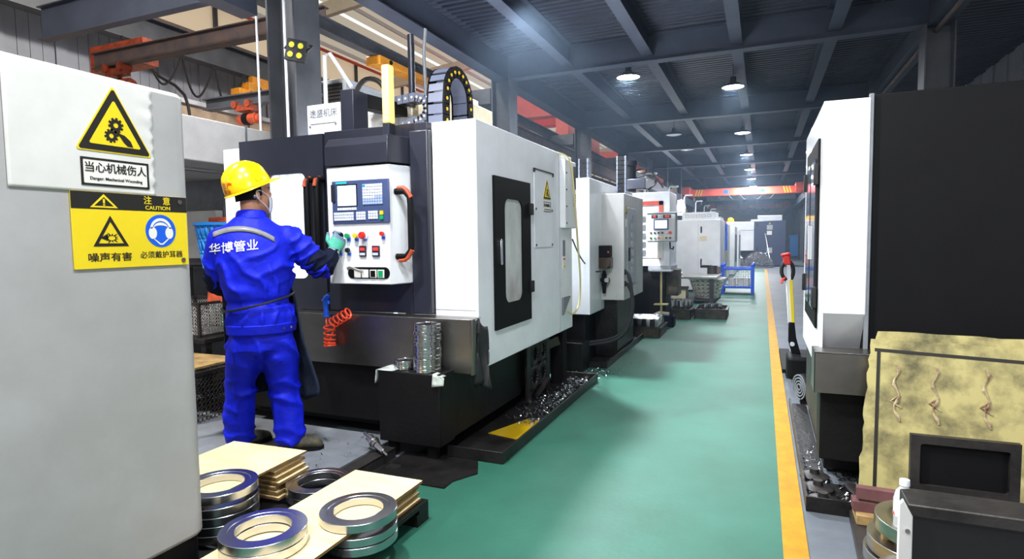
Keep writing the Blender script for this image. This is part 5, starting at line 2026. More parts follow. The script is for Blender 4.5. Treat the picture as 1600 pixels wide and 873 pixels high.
pj = thing('pallet_truck', 'electric pallet truck with upright black and yellow tiller beside the lane', 'pallet truck', (0.30, 6.1, 0))
m = MB()
m.prism(rrect(0.22, 0.42, 5.82, 6.15, 0.05), 'z', 0.06, 0.27)
m.build('power_unit', 'near_black', pj, 0.03, seg=3)
MB().cyl((0.27, 5.98, 0.06), (0.37, 5.98, 0.06), 0.06, 18).build('drive_wheel', 'rubber', pj)
m = MB()
m.prism([(0.265, 0.27), (0.34, 0.27), (0.30, 0.42), (0.285, 0.56), (0.235, 0.56), (0.235, 0.38)], 'y', 6.0, 6.07)
m.build('tiller_base', 'near_black', pj, 0.006)
MB().cyl((0.268, 5.995, 0.36), (0.268, 5.985, 0.36), 0.02, 12).build('badge', 'key_white', pj)
m = MB()
m.bar((0.26, 6.035, 0.55), (0.235, 6.035, 0.95), 0.06, 0.045, up=(0, 1, 0))
m.build('tiller_arm', 'pipe_white', pj, 0.006)
m = MB()
m.bar((0.272, 6.008, 0.56), (0.248, 6.008, 0.95), 0.026, 0.012, up=(0, 1, 0))
m.build('yellow_strip', 'sign_yellow', pj)
m = MB()
m.tube([(0.235, 6.035, 0.93), (0.175, 6.03, 0.98), (0.165, 6.03, 1.06), (0.195, 6.03, 1.125), (0.225, 6.03, 1.13), (0.265, 6.03, 1.08), (0.27, 6.03, 1.0), (0.235, 6.035, 0.93)], 0.017, 8, smooth_n=2)
m.build('tiller_grip', 'rubber', pj)
m = MB()
m.prism([(0.19, 1.09), (0.25, 1.09), (0.235, 1.18), (0.175, 1.17)], 'y', 5.99, 6.07)
m.prism([(0.165, 1.165), (0.25, 1.18), (0.235, 1.205), (0.16, 1.19)], 'y', 5.98, 6.08)
m.build('control_head', 'red_plastic', pj, 0.01)
m = MB()
m.bar((0.235, 6.02, 0.94), (0.225, 6.02, 1.1), 0.03, 0.02, up=(0, 1, 0))
m.build('grip_bar', 'chrome', pj)
MB().tube([(0.20, 6.02, 0.97), (0.175, 6.01, 0.95), (0.17, 6.0, 0.92)], 0.012, 6).build('pull_tab', 'red_plastic', pj)
for x_ in (0.24, 0.42):
    MB().box(x_ - 0.05, x_ + 0.05, 6.15, 7.3, 0.05, 0.09).build('fork', 'near_black', pj, 0.006)

# tray, discs, shavings
tr = thing('chip_tray', 'black tray of shavings and dark discs before the right hand machine', 'tray', (0.5, 3.4, 0))
m = MB()
m.box(0.215, 1.4, 3.17, 3.182, 0.003, 0.075)
m.box(0.215, 0.227, 3.182, 5.2, 0.003, 0.05)
m.box(0.227, 1.4, 3.182, 3.56, 0.003, 0.01)
m.box(0.227, 0.335, 3.56, 5.2, 0.003, 0.01)
m.build('tray_wall', 'oily_steel', tr)
dz = thing('steel_disc', '', 'disc', (0, 0, 0))
MB().lathe([(0, 0.05), (0.022, 0.05), (0.025, 0.025), (0.06, 0.02), (0.075, 0.012), (0.075, 0), (0, 0)], seg=26).build('disc_body', 'dark_steel', dz)
for k, (x, y, z, lab) in enumerate(((0.30, 3.29, 0.0105, 'nearest to the lane at the front of the tray'), (0.29, 3.45, 0.0105, 'behind the front one at the lane side of the tray'), (0.47, 3.37, 0.0105, 'leaning next to the yellow boards'),
                                    (0.285, 3.62, 0.0105, 'farthest back, beside the machine skirt'))):
    o = dz if k == 0 else dup(dz, (x, y, z))
    o.location = (x, y, z)
    o['label'] = 'dark round steel disc ' + lab
    o['group'] = 'dark discs in the tray'
    if k == 2:
        o.rotation_euler = (0.0, 0.5, 0)
        o.location = (x, y, 0.045)
chips('metal_shavings', lambda: (rnd.uniform(0.24, 0.5) if rnd.random() < .7 else rnd.uniform(0.24, 0.33), 3.2 + abs(rnd.gauss(0, 0.35)), 0.012), 520, 'bright_steel', 'bright shavings in the tray before the right hand machine', 0.005, 0.016)

# ------------------------------------------------------------------ yellow boards, bars, rings, bottle
for k, (x0, x1, yb, yt, z0, z1, lab) in enumerate(((0.475, 1.45, 3.285, 3.43, 0.011, 0.83, 'stained yellow board leaning in front, with a dark groove along its edge'), (0.505, 1.5, 3.315, 3.462, 0.011, 0.865, 'stained yellow board leaning behind the front one'))):
    t = thing('yellow_board', lab, 'board', ((x0 + x1) / 2, yb, z0), group='yellow boards')
    sl_ = (yt - yb) / (z1 - z0)
    dd = V((0, sl_, 1)).normalized()
    nn = V((0, -1, sl_)).normalized()
    def Q(x, h, o_):
        p = V((x, yb, z0)) + dd * h + nn * o_
        return (p.x, p.y, p.z)
    H = (z1 - z0) / dd.z
    m = MB()
    nseg = 24
    left = [(x0 - 0.03 + 0.03 * i / nseg + rnd.uniform(-0.006, 0.006) + 0.035 * i / nseg, H * i / nseg) for i in range(nseg + 1)]
    left[0] = (x0 - 0.02, 0)
    top = [(x0 + 0.04 + (x1 - x0) * i / 12, H - 0.02 * i / 12 + rnd.uniform(-0.004, 0.004)) for i in range(1, 13)]
    poly = left + top + [(x1, 0)]
    m.hexa([Q(px, ph, 0.0) for px, ph in poly], [Q(px, ph, 0.018) for px, ph in poly])
    m.build('board_sheet', 'yellow_board', t)
    if k == 0:
        m = MB()
        m.hexa([Q(a, h, 0.0185) for a, h in ((x0 + 0.035, 0.02), (x0 + 0.05, 0.02), (x0 + 0.075, H - 0.06), (x0 + 0.06, H - 0.06))], [Q(a, h, 0.0205) for a, h in ((x0 + 0.035, 0.02), (x0 + 0.05, 0.02), (x0 + 0.075, H - 0.06), (x0 + 0.06, H - 0.06))])
        m.hexa([Q(a, h, 0.0185) for a, h in ((x0 + 0.05, H - 0.06), (x1, H - 0.1), (x1, H - 0.085), (x0 + 0.05, H - 0.045))], [Q(a, h, 0.0205) for a, h in ((x0 + 0.05, H - 0.06), (x1, H - 0.1), (x1, H - 0.085), (x0 + 0.05, H - 0.045))])
        m.build('groove_line', 'sign_black', t)
        for cx in (x0 + 0.14, x0 + 0.30, x0 + 0.5):
            m = MB()
            pts = [Q(cx + 0.012 * math.sin(i * 1.3), H - 0.12 - 0.025 * i, 0.021) for i in range(12)]
            m.tube(pts, [0.004 + 0.004 * (i % 3 == 1) for i in range(12)], 5)
            m.tube([pts[6], Q(cx - 0.025, H - 0.30, 0.020), Q(cx + 0.02, H - 0.33, 0.020)], 0.004, 5)
            m.build('hanging_thread', 'thread', t)
df = thing('steel_hatch', 'small dark square steel frame leaning on the yellow boards', 'frame', (0.75, 3.0, 0.2))
m = MB()
framed_plate(m, 'y', (0.60, 0.245), (0.98, 0.495), (0.635, 0.945, 0.28, 0.46), 0.01, 2.96, 2.99, n=2)
m.build('frame_rim', 'dark_steel', df)
MB().box(0.63, 0.95, 2.98, 2.988, 0.27, 0.47).build('frame_back', 'near_black', df)
m = MB()
m.bar((0.415, 3.075, 0.172), (1.25, 2.955, 0.20), 0.045, 0.05)
tag(m.build('steel_bar', 'red_steel', None), 'long upper reddish steel bar lying across the rings and wooden block', 'bar')
m = MB()
m.box(0.40, 0.52, 3.04, 3.12, 0.09, 0.135)
tag(m.build('steel_bar', 'red_steel', None), 'short brown steel block under the long reddish bar', 'block')
m = MB()
m.box(0.41, 0.56, 3.0, 3.15, 0.045, 0.0895)
tag(m.build('wood_block', 'wood', None, 0.003), 'yellow wooden block at the bottom under the reddish bar', 'block')
m = MB()
m.prism([(0.36, 2.20), (0.40, 3.16), (1.1, 3.16), (1.1, 2.20)], 'z', 0.003, 0.045)
tag(m.build('base_plate', 'dark_steel', None), 'dark steel base plate carrying the big rings on the right', 'plate')
br = ring_mesh('flange_ring', 0.20, 0.115, 0.052, 'steel', groove=False)
for k, (x, y, z, lab) in enumerate(((0.595, 2.70, 0.0455, 'bottom'), (0.605, 2.685, 0.11, 'middle'), (0.625, 2.67, 0.19, 'top'))):
    o = br if k == 0 else br.copy()
    if k:
        C.objects.link(o)
    o.location = (x, y, z)
    if k == 2:
        o.rotation_euler = (0.0, 0.04, 0)
    tag(o, lab + ' large dull steel ring of the pile below the water bottle', 'flange ring', 'large rings on the right')
for k, (x, y, z0, z1) in enumerate(((0.47, 2.66, 0.0977, 0.1098), (0.74, 2.72, 0.0977, 0.1098), (0.60, 2.83, 0.0977, 0.1098), (0.47, 2.65, 0.1622, 0.1855), (0.62, 2.82, 0.1622, 0.189), (0.76, 2.65, 0.1622, 0.196))):
    m = MB()
    m.box(x - 0.02, x + 0.02, y - 0.02, y + 0.02, z0, z1)
    tag(m.build('spacer_block', 'wood'), 'small wooden spacer between the large dull rings on the right', 'spacer', 'wooden spacers between the large rings')
rb = ring_mesh('flange_ring', 0.125, 0.05, 0.045, 'steel', groove=False)
rb.location = (0.50, 2.31, 0.16)
tag(rb, 'smaller steel ring with small bore in front of the large ring pile', 'flange ring', 'small bore rings on the right')
for k in range(2):
    o = rb.copy()
    C.objects.link(o)
    o.location = (0.51, 2.315, 0.046 + k * 0.057)
    tag(o, ('lowest', 'middle')[k] + ' small bore ring under the front one', 'flange ring', 'small bore rings on the right')
bo = thing('water_bottle', 'clear plastic water bottle with white cap and red label', 'bottle', (0.51, 2.62, 0.243))
bx_, by_, bz_ = 0.508, 2.585, 0.2435
MB().lathe([(0.0, 0), (0.032, 0), (0.034, 0.006), (0.034, 0.115), (0.028, 0.14), (0.014, 0.158), (0.014, 0.165), (0.0, 0.165)], (bx_, by_, bz_), 22).build('bottle_body', 'bottle_clear', bo)
MB().lathe([(0.0345, 0.045), (0.0348, 0.045), (0.0348, 0.11), (0.0345, 0.11)], (bx_, by_, bz_), 22, closed=True).build('bottle_label', 'sign_white', bo)
m = MB()
for a in range(8):
    t0, t1 = a * 0.785, a * 0.785 + 0.5
    hh_ = 0.03 if a % 2 else 0.018
    m.hexa([(bx_ + 0.0349 * math.cos(t), by_ + 0.0349 * math.sin(t), bz_ + q) for t, q in ((t0, 0.046), (t1, 0.046), ((t0 + t1) / 2, 0.046 + hh_))], [(bx_ + 0.0356 * math.cos(t), by_ + 0.0356 * math.sin(t), bz_ + q) for t, q in ((t0, 0.046), (t1, 0.046), ((t0 + t1) / 2, 0.046 + hh_))])
m.build('label_print', 'red_plastic', bo)
MB().lathe([(0, 0.185), (0.0165, 0.185), (0.0175, 0.18), (0.0175, 0.163), (0, 0.163)], (bx_, by_, bz_), 20).build('bottle_cap', 'pipe_white', bo)
tc_ = thing('tool_cart', 'black cart with dark top and white front post in the near right corner', 'cart', (0.8, 1.95, 0))
m = MB()
m.prism([(0.375, 1.97), (0.375, 1.86), (1.3, 1.86), (1.3, 1.97), (0.41, 1.985)], 'z', 0.585, 0.62)
m.build('cart_top', 'dark_steel', tc_, 0.004)
MB().box(0.385, 1.3, 1.87, 1.96, 0.03, 0.585).build('cart_body', 'black', tc_, 0.004)
m = MB()
m.prism([(0.352, 0.0), (0.352, 0.62), (0.362, 0.635), (0.385, 0.59), (0.388, 0.0)], 'y', 1.85, 1.864)
m.build('white_post', 'grey_white', tc_, 0.003)
MB().cyl((0.373, 1.85, 0.55), (0.373, 1.845, 0.55), 0.006, 12).build('bolt', 'steel', tc_)

# ------------------------------------------------------------------ left bay: hoists, jibs, cables, chiller, floodlight, crane
def jib(y, x0, x1, z, label, mt='rust_girder', h=0.2):
    m = MB()
    ibeam(m, (x0, y, z), (x1, y, z), h, 0.12)
    return tag(m.build('jib_beam', mt), label, 'beam')


jib(6.05, -9.4, -5.0, 4.02, 'rusty monorail beam running to the column at the upper left', h=0.24)
jib(5.2, -6.1, -4.35, 2.93, 'short grey jib beam carrying the orange hoist, left of the column', 'column', h=0.13)
jib(4.9, -8.6, -4.3, 4.0, 'large grey cross beam at the very top left', 'girder', h=0.42)


def hoist(x, y, z, sc_, label):
    t = thing('chain_hoist', label, 'hoist', (x, y, z))
    s_ = sc_
    m = MB()
    m.cyl((x - 0.16 * s_, y, z), (x + 0.17 * s_, y, z), 0.075 * s_, 16)
    m.cyl((x + 0.17 * s_, y, z), (x + 0.21 * s_, y, z), 0.055 * s_, 16)
    m.build('hoist_motor', 'orange_red', t, 0.006)
    MB().cyl((x - 0.06 * s_, y, z), (x + 0.04 * s_, y, z), 0.085 * s_, 16).build('hoist_band', 'near_black', t)
    m = MB()
    m.box(x - 0.17 * s_, x + 0.12 * s_, y - 0.06, y + 0.06, z + 0.11 * s_, z + 0.19 * s_)
    m.cyl((x - 0.17 * s_, y - 0.08, z + 0.20 * s_), (x - 0.17 * s_, y + 0.08, z + 0.20 * s_), 0.05 * s_, 12)
    m.cyl((x + 0.08 * s_, y - 0.08, z + 0.20 * s_), (x + 0.08 * s_, y + 0.08, z + 0.20 * s_), 0.05 * s_, 12)
    m.box(x - 0.02, x + 0.02, y - 0.02, y + 0.02, z + 0.05 * s_, z + 0.12 * s_)
    m.build('trolley', 'orange_red', t)
    m = MB()
    m.tube([(x, y, z - 0.06 * s_), (x, y, z - 0.33 * s_), (x + 0.02, y, z - 0.40 * s_), (x - 0.02, y, z - 0.42 * s_)], 0.012, 6)
    m.build('hook_chain', 'black', t)
    return t


hoist(-5.45, 5.2, 2.78, 0.8, 'small orange chain hoist hanging from the short grey jib beam')
hoist(-8.85, 6.05, 3.72, 1.35, 'large orange chain hoist at the far left under the rusty beam')
m = MB()
m.box(-9.6, -8.4, 6.11, 6.35, 4.02, 4.4)
tag(m.build('trolley_frame', 'orange_red', None), 'orange trolley frame behind the large hoist at the far left', 'trolley')
ty = thing('crane_trolley', 'yellow orange trolley under the runway beam, left of the big column', 'trolley', (-11.6, 11.3, 4.9))
m = MB()
m.box(-11.75, -11.45, 11.0, 12.0, 4.98, 5.26)
m.box(-11.75, -11.45, 10.7, 11.15, 4.9, 5.06)
m.build('trolley_body', 'orange_yellow', ty, 0.02)
m = MB()
for y_ in (11.3, 11.8):
    m.cyl((-11.45, y_, 5.15), (-11.42, y_, 5.15), 0.05, 12)
m.build('trolley_wheel', 'near_black', ty)
MB().box(-11.68, -11.55, 11.2, 11.9, 5.26, 5.45).build('hanger', 'orange_yellow', ty)
y2 = thing('crane_trolley', 'yellow orange trolley high behind the glowing beacon', 'trolley', (-5.0, 7.5, 3.75))
m = MB()
m.prism([(7.0, 3.80), (7.0, 3.93), (8.6, 3.93), (8.6, 3.87)], 'x', -5.12, -4.88)
m.build('trolley_body', 'orange_yellow', y2, 0.015)
MB().cyl((-4.88, 7.25, 3.88), (-4.86, 7.25, 3.88), 0.03, 12).build('trolley_wheel', 'near_black', y2)
for k in range(4):
    y = 8.5 + k * 0.83
    m = MB()
    m.tube([(-11.6, y, 5.44), (-11.6, y + 0.14, 4.89 - 0.12 * k), (-11.6, y + 0.35, 4.65 - 0.09 * (k % 2)), (-11.6, y + 0.61, 4.95), (-11.6, y + 0.83, 5.44)], 0.026, 6, smooth_n=2)
    tag(m.build('festoon_cable', 'black'), 'looped black festoon cable under the runway beam, ' + ('leftmost', 'second from left', 'third from left', 'nearest the column')[k] + ' loop', 'cable', 'festoon cable loops')
m = MB()
m.tube([(-11.6, 8.0, 5.44), (-11.6, 8.6, 4.9), (-11.6, 9.3, 4.7), (-11.6, 9.45, 4.3), (-11.6, 9.5, 3.4), (-11.6, 9.5, 2.0)], 0.032, 6, smooth_n=1)
tag(m.build('power_cable', 'black'), 'black supply cable dropping beside the large orange hoist', 'cable')
for k, (x, y, r) in enumerate(((-4.66, 4.6, 0.011), (-4.06, 4.34, 0.013))):
    m = MB()
    m.tube([(x, y, 0), (x, y, 4.5 if k else 3.9)], r, 8)
    tag(m.build('conduit_pipe', 'pipe_white'), ('thin white conduit pipe left of the big column', 'thin white conduit pipe running up the face of the big column')[k], 'pipe')
fl = thing('floodlight', 'square black floodlight with four yellow lenses on the big column', 'floodlight', (-3.95, 4.45, 3.05))
rx, rz = V((0.93, 0.30, -0.22)).normalized(), V((0.20, 0.05, 0.97))
rz = (rz - rx * rz.dot(rx)).normalized()
fn = rx.cross(rz)
fn = fn if fn.y < 0 else -fn
fc = V((-3.86, 4.25, 3.07))
m = MB()
m.hexa([fc + rx * (a * 0.095) + rz * (b * 0.095) for a, b in ((-1, -1), (1, -1), (1, 1), (-1, 1))], [fc - fn * 0.05 + rx * (a * 0.095) + rz * (b * 0.095) for a, b in ((-1, -1), (1, -1), (1, 1), (-1, 1))])
m.build('lamp_body', 'rubber', fl, 0.006)
for a in (-1, 1):
    for b in (-1, 1):
        c = fc + rx * a * 0.042 + rz * b * 0.042
        MB().cyl(c, c + fn * 0.006, 0.032, 16).build('reflector', 'chrome', fl)
        MB().cyl(c + fn * 0.006, c + fn * 0.009, 0.025, 16).build('led_lens', 'led_yellow', fl)
m = MB()
m.tube([fc - rx * 0.1, fc - rx * 0.11 - fn * 0.1 + rz * 0.08, V((-3.98, 4.36, 3.2)), fc + rx * 0.1 - fn * 0.1 + rz * 0.08, fc + rx * 0.1], 0.01, 6)
m.build('bracket', 'dark_steel', fl)
acu = thing('chiller_unit', 'grey louvred chiller unit standing high behind the big machine', 'chiller', (-4.9, 6.6, 2.9))
MB().box(-5.45, -4.85, 6.2, 7.6, 2.75, 3.42).build('unit_body', 'light_grey', acu, 0.01)
m = MB()
m.box(-5.40, -4.90, 6.185, 6.2, 2.8, 3.36)
m.build('louvre_back', 'black', acu)
m = MB()
for k in range(13):
    m.box(-5.40, -4.90, 6.17, 6.19, 2.82 + k * 0.043, 2.842 + k * 0.043)
m.build('louvre_slat', 'dark_steel', acu)
m = MB()
m.box(-4.852, -4.84, 6.3, 7.5, 2.82, 3.34)
m.build('louvre_back', 'black', acu)
m = MB()
for k in range(10):
    m.box(-4.845, -4.83, 6.3, 7.5, 2.83 + k * 0.053, 2.86 + k * 0.053)
for k in range(4):
    m.box(-4.84, -4.828, 6.3 + k * 0.4 - 0.012, 6.3 + k * 0.4 + 0.012, 2.82, 3.34)
m.build('louvre_slat', 'light_grey', acu)
m = MB()
m.box(-5.5, -4.8, 6.1, 7.7, 2.66, 2.75)
for x_, y_ in ((-5.42, 6.2), (-4.88, 6.2), (-5.42, 7.6), (-4.88, 7.6)):
    m.box(x_ - 0.05, x_ + 0.05, y_ - 0.05, y_ + 0.05, 0, 2.66)
m.build('unit_stand', 'dark_steel', acu)
rc = thing('overhead_crane', 'big red orange crane girders across the left bay behind the columns', 'crane', (-9, 17.5, 5))
for y_, z_ in ((16.8, 4.95), (18.2, 4.95)):
    MB().box(-11.595, -5.2, y_ - 0.22, y_ + 0.22, z_, z_ + 0.75).build('crane_girder', 'red_crane', rc, 0.01)
MB().box(-5.3, -4.93, 15.8, 19.2, 4.102, 5.1).build('end_carriage', 'red_crane', rc, 0.01)
rc2 = thing('overhead_crane', 'second red orange crane farther down the left bay', 'crane', (-9, 30, 5))
for y_ in (30.0, 31.6):
    MB().box(-11.595, -5.2, y_ - 0.22, y_ + 0.22, 4.95, 5.75).build('crane_girder', 'red_crane', rc2, 0.01)
MB().box(-5.3, -4.93, 28.8, 32.8, 4.102, 5.1).build('end_carriage', 'red_crane', rc2, 0.01)


# ------------------------------------------------------------------ the worker
from mathutils.bvhtree import BVHTree
wk = thing('person', 'worker in bright blue uniform and yellow safety helmet reaching for the control panel', 'person', (-2.78, 2.80, 0), PI / 4)
GZ = 0.046


def loft(m, secs, seg=24):
    """secs: (centre, xaxis vector, yaxis vector) ellipses"""
    rings = []
    for c, ax, ay in secs:
        c, ax, ay = V(c), V(ax), V(ay)
        rings.append([m.bm.verts.new(c + ax * math.cos(2 * PI * k / seg) + ay * math.sin(2 * PI * k / seg)) for k in range(seg)])
    for a, b in zip(rings, rings[1:]):
        for k in range(seg):
            m.bm.faces.new((a[k], a[(k + 1) % seg], b[(k + 1) % seg], b[k]))
    m.bm.faces.new(rings[0][::-1])
    m.bm.faces.new(rings[-1])


def limb(m, pts, seg=16):
    """pts: (x, y, z, r); rounded ends"""
    P = [V(p[:3]) for p in pts]
    R = [p[3] for p in pts]
    m.tube(P, R, seg)
    m.ball(P[0], R[0], 14, 9)
    m.ball(P[-1], R[-1], 14, 9)


def fused(m, voxel, smooth=2, name='tmp'):
    """one continuous skin out of overlapping closed shapes"""
    bmesh.ops.recalc_face_normals(m.bm, faces=m.bm.faces[:])
    me = bpy.data.meshes.new(name)
    m.bm.to_mesh(me)
    m.bm.free()
    o = bpy.data.objects.new(name, me)
    C.objects.link(o)
    md = o.modifiers.new('r', 'REMESH')
    md.mode = 'VOXEL'
    md.voxel_size = voxel
    md2 = o.modifiers.new('s', 'SMOOTH')
    md2.factor = 0.5
    md2.iterations = smooth
    dg = bpy.context.evaluated_depsgraph_get()
    out = bpy.data.meshes.new_from_object(o.evaluated_get(dg))
    bpy.data.objects.remove(o)
    bpy.data.meshes.remove(me)
    return out


def finish(me, name, mats_, parent, disp=None):
    me.name = name
    if disp:
        nrm = [v.normal.copy() for v in me.vertices]
        for v, n_ in zip(me.vertices, nrm):
            v.co += n_ * disp(v.co)
    for p in me.polygons:
        p.use_smooth = True
    me.materials.clear()
    for q in (mats_ if isinstance(mats_, (list, tuple)) else [mats_]):
        me.materials.append(MATS[q])
    o = bpy.data.objects.new(name, me)
    C.objects.link(o)
    o.parent = parent
    return o


def fold(co, freq, amp, dirv, seed=0):
    q = V(dirv)
    t = co.dot(q) * freq + 2.2 * noise.noise(co * 7 + V((seed, 0, 0)))
    return amp * (1 - abs(math.sin(t))) ** 2


# --- jacket
tx = V((0.985, 0.17, 0))        # across the shoulders (turned slightly)
ty_ = V((-0.17, 0.985, 0))
m = MB()
tors = [(0.815, -0.08, 0.0, 0.196, 0.150), (0.86, -0.08, 0.0, 0.203, 0.157), (0.93, -0.085, 0.0, 0.205, 0.155), (1.00, -0.09, 0.0, 0.188, 0.140), (1.06, -0.095, 0.0, 0.200, 0.150),
        (1.16, -0.10, 0.0, 0.214, 0.158), (1.28, -0.105, 0.0, 0.228, 0.158), (1.37, -0.105, 0.005, 0.232, 0.142), (1.44, -0.11, 0.01, 0.200, 0.120), (1.485, -0.112, 0.015, 0.14, 0.10), (1.525, -0.115, 0.02, 0.092, 0.088)]
loft(m, [((cu, cv, z), tx * a, ty_ * b) for z, cu, cv, a, b in tors], 32)
limb(m, [(0.085, 0.03, 1.385, 0.088), (0.15, 0.035, 1.34, 0.086), (0.222, 0.04, 1.262, 0.082), (0.272, 0.045, 1.200, 0.076)])
limb(m, [(-0.285, -0.01, 1.375, 0.085), (-0.315, 0.02, 1.28, 0.078), (-0.325, 0.07, 1.17, 0.070), (-0.31, 0.11, 1.12, 0.066)])
jk = fused(m, 0.011, 4)


def jacket_folds(co):
    d = 0
    x, y, z = co
    back = 1.0 if y < 0.06 else 0.5
    # blousing above and below the waist string, drag lines to the reaching arm
    d += fold(co, 30, 0.026, (0.9, 0.1, 0.28), 1) * max(0, 1 - abs(z - 1.10) / 0.16) * back
    d += fold(co, 36, 0.020, (1.0, 0.0, -0.2), 2) * max(0, 1 - abs(z - 0.90) / 0.09)
    d += fold(co, 26, 0.026, (-0.45, 0, 0.9), 3) * max(0, 1 - abs(z - 1.25) / 0.16) * max(0, min(1, (x + 0.22) / 0.2))
    d += fold(co, 26, 0.018, (0.8, 0, 0.6), 4) * max(0, 1 - abs(z - 1.22) / 0.15) * max(0, min(1, (-0.05 - x) / 0.15))
    if x > 0.10:
        d += fold(co, 48, 0.018, (0.55, 0.2, -0.75), 5)
    if abs(z - 0.998) < 0.03:
        d -= 0.010 * (1 - abs(z - 0.998) / 0.03)
    d += 0.003 * noise.noise(co * 16)
    return d - 0.008


jo = finish(jk, 'jacket', 'worker_blue', wk, jacket_folds)
jo.data.update()
bv = BVHTree.FromPolygons([v.co.copy() for v in jk.vertices], [tuple(p.vertices) for p in jk.polygons])


def on_back(x, z, off=0.004, frm=(0, -1, 0)):
    h = bv.ray_cast(V((x, -1.0, z)), V((0, 1, 0)))
    if h[0] is None:
        return None
    return h[0] + V((0, -off, 0))


# collar
m = MB()
m.lathe([(0.088, 0.0), (0.094, 0.0), (0.086, 0.045), (0.080, 0.054), (0.074, 0.045)], (-0.115, 0.022, 1.494), 28, (0.05, 0.12, 1), closed=True)
m.build('collar', 'worker_blue', wk, local=True)
# reflective band
m = MB()
rows = []
for i in range(41):
    x = -0.322 + (0.335) * i / 40
    zc = 1.440 - 1.75 * (x + 0.165) ** 2 - 0.06 * (x + 0.165)
    a, b = on_back(x, zc + 0.015, 0.005), on_back(x, zc - 0.015, 0.005)
    if a and b:
        rows.append((a, b))
vs = [(m.bm.verts.new(a), m.bm.verts.new(b)) for a, b in rows]
for p, q in zip(vs, vs[1:]):
    f = m.bm.faces.new((p[0], q[0], q[1], p[1]))
    f.smooth = True
tag(m.build('reflective_band', 'reflective', wk, local=True, solid=0.003), 'grey reflective band across the back')


def conform(body, size, mt, x0, z0, slant, parent, caster, name, off=0.003, bold=0.0):
    t = text(body, size, mt, None, (0, 0, 0), (1, 0, 0), (0, 0, 1), off=bold, name=name, ext=0.0, world=False)
    me = t.data
    for v in me.vertices:
        p = caster(x0 + v.co.x, z0 + v.co.z + slant * v.co.x, off)
        if p is not None:
            v.co = p
    t.parent = parent
    return t


tag(conform('华博管业', 0.068, 'sign_white', -0.212, 1.330, 0.10, wk, on_back, 'lettering', 0.006, 0.0006), 'white lettering on the back')
# hem band and buttons
m = MB()
loft(m, [((-0.08, 0, 0.808), tx * 0.200, ty_ * 0.154), ((-0.08, 0, 0.868), tx * 0.205, ty_ * 0.159)], 32)
m.build('waistband', 'worker_blue', wk, local=True, bevel=0.006)
for x_, mt in ((0.045, 'dark_steel'), (0.085, 'steel')):
    ay = -0.159 * math.sqrt(max(0.0, 1 - ((x_ + 0.08) / 0.207) ** 2))
    MB().cyl((x_, ay - 0.004 + 0.17 * (x_ + 0.08) * 1.0, 0.838), (x_, ay - 0.012 + 0.17 * (x_ + 0.08), 0.838), 0.008, 10).build('button', mt, wk, local=True)
# --- trousers
m = MB()
loft(m, [((-0.083, 0, 0.70), tx * 0.192, ty_ * 0.145), ((-0.083, 0, 0.78), tx * 0.190, ty_ * 0.142), ((-0.08, 0, 0.85), tx * 0.182, ty_ * 0.135)], 32)
for hip, knee, ank, rr in (((-0.175, 0.01, 0.72), (-0.218, 0.10, 0.49), (-0.243, 0.17, 0.09), 0.0), ((0.005, 0.0, 0.72), (0.038, 0.04, 0.44), (0.062, 0.0, 0.085), 0.0)):
    h_, k_, a_ = V(hip), V(knee), V(ank)
    pts = []
    for t, r in ((0, 0.118), (0.35, 0.116), (0.7, 0.105), (1.0, 0.096)):
        p = h_.lerp(k_, t)
        pts.append((p.x, p.y, p.z, r))
    for t, r in ((0.3, 0.096), (0.6, 0.098), (0.85, 0.094), (1.0, 0.090)):
        p = k_.lerp(a_, t)
        pts.append((p.x, p.y, p.z, r))
    m.tube([V(p[:3]) for p in pts], [p[3] for p in pts], 20)
    m.ball(pts[0][:3], 0.118)
tr_ = fused(m, 0.012, 4)


def trouser_folds(co):
    x, y, z = co
    d = fold(co, 26, 0.024, (0.35, 0.1, 0.95), 7) * max(0, 1 - abs(z - 0.42) / 0.14)
    d += fold(co, 34, 0.026, (0.25, 0.2, 0.95), 8) * max(0, 1 - (z - 0.09) / 0.16)
    d += fold(co, 22, 0.024, (0.85, 0, 0.5), 9) * max(0, 1 - abs(z - 0.70) / 0.16)
    d += fold(co, 20, 0.018, (1, 0.2, 0.1), 10) * max(0, 1 - abs(z - 0.30) / 0.2)
    return d + 0.004 * noise.noise(co * 13) - 0.008


finish(tr_, 'trousers', 'worker_blue', wk, trouser_folds)
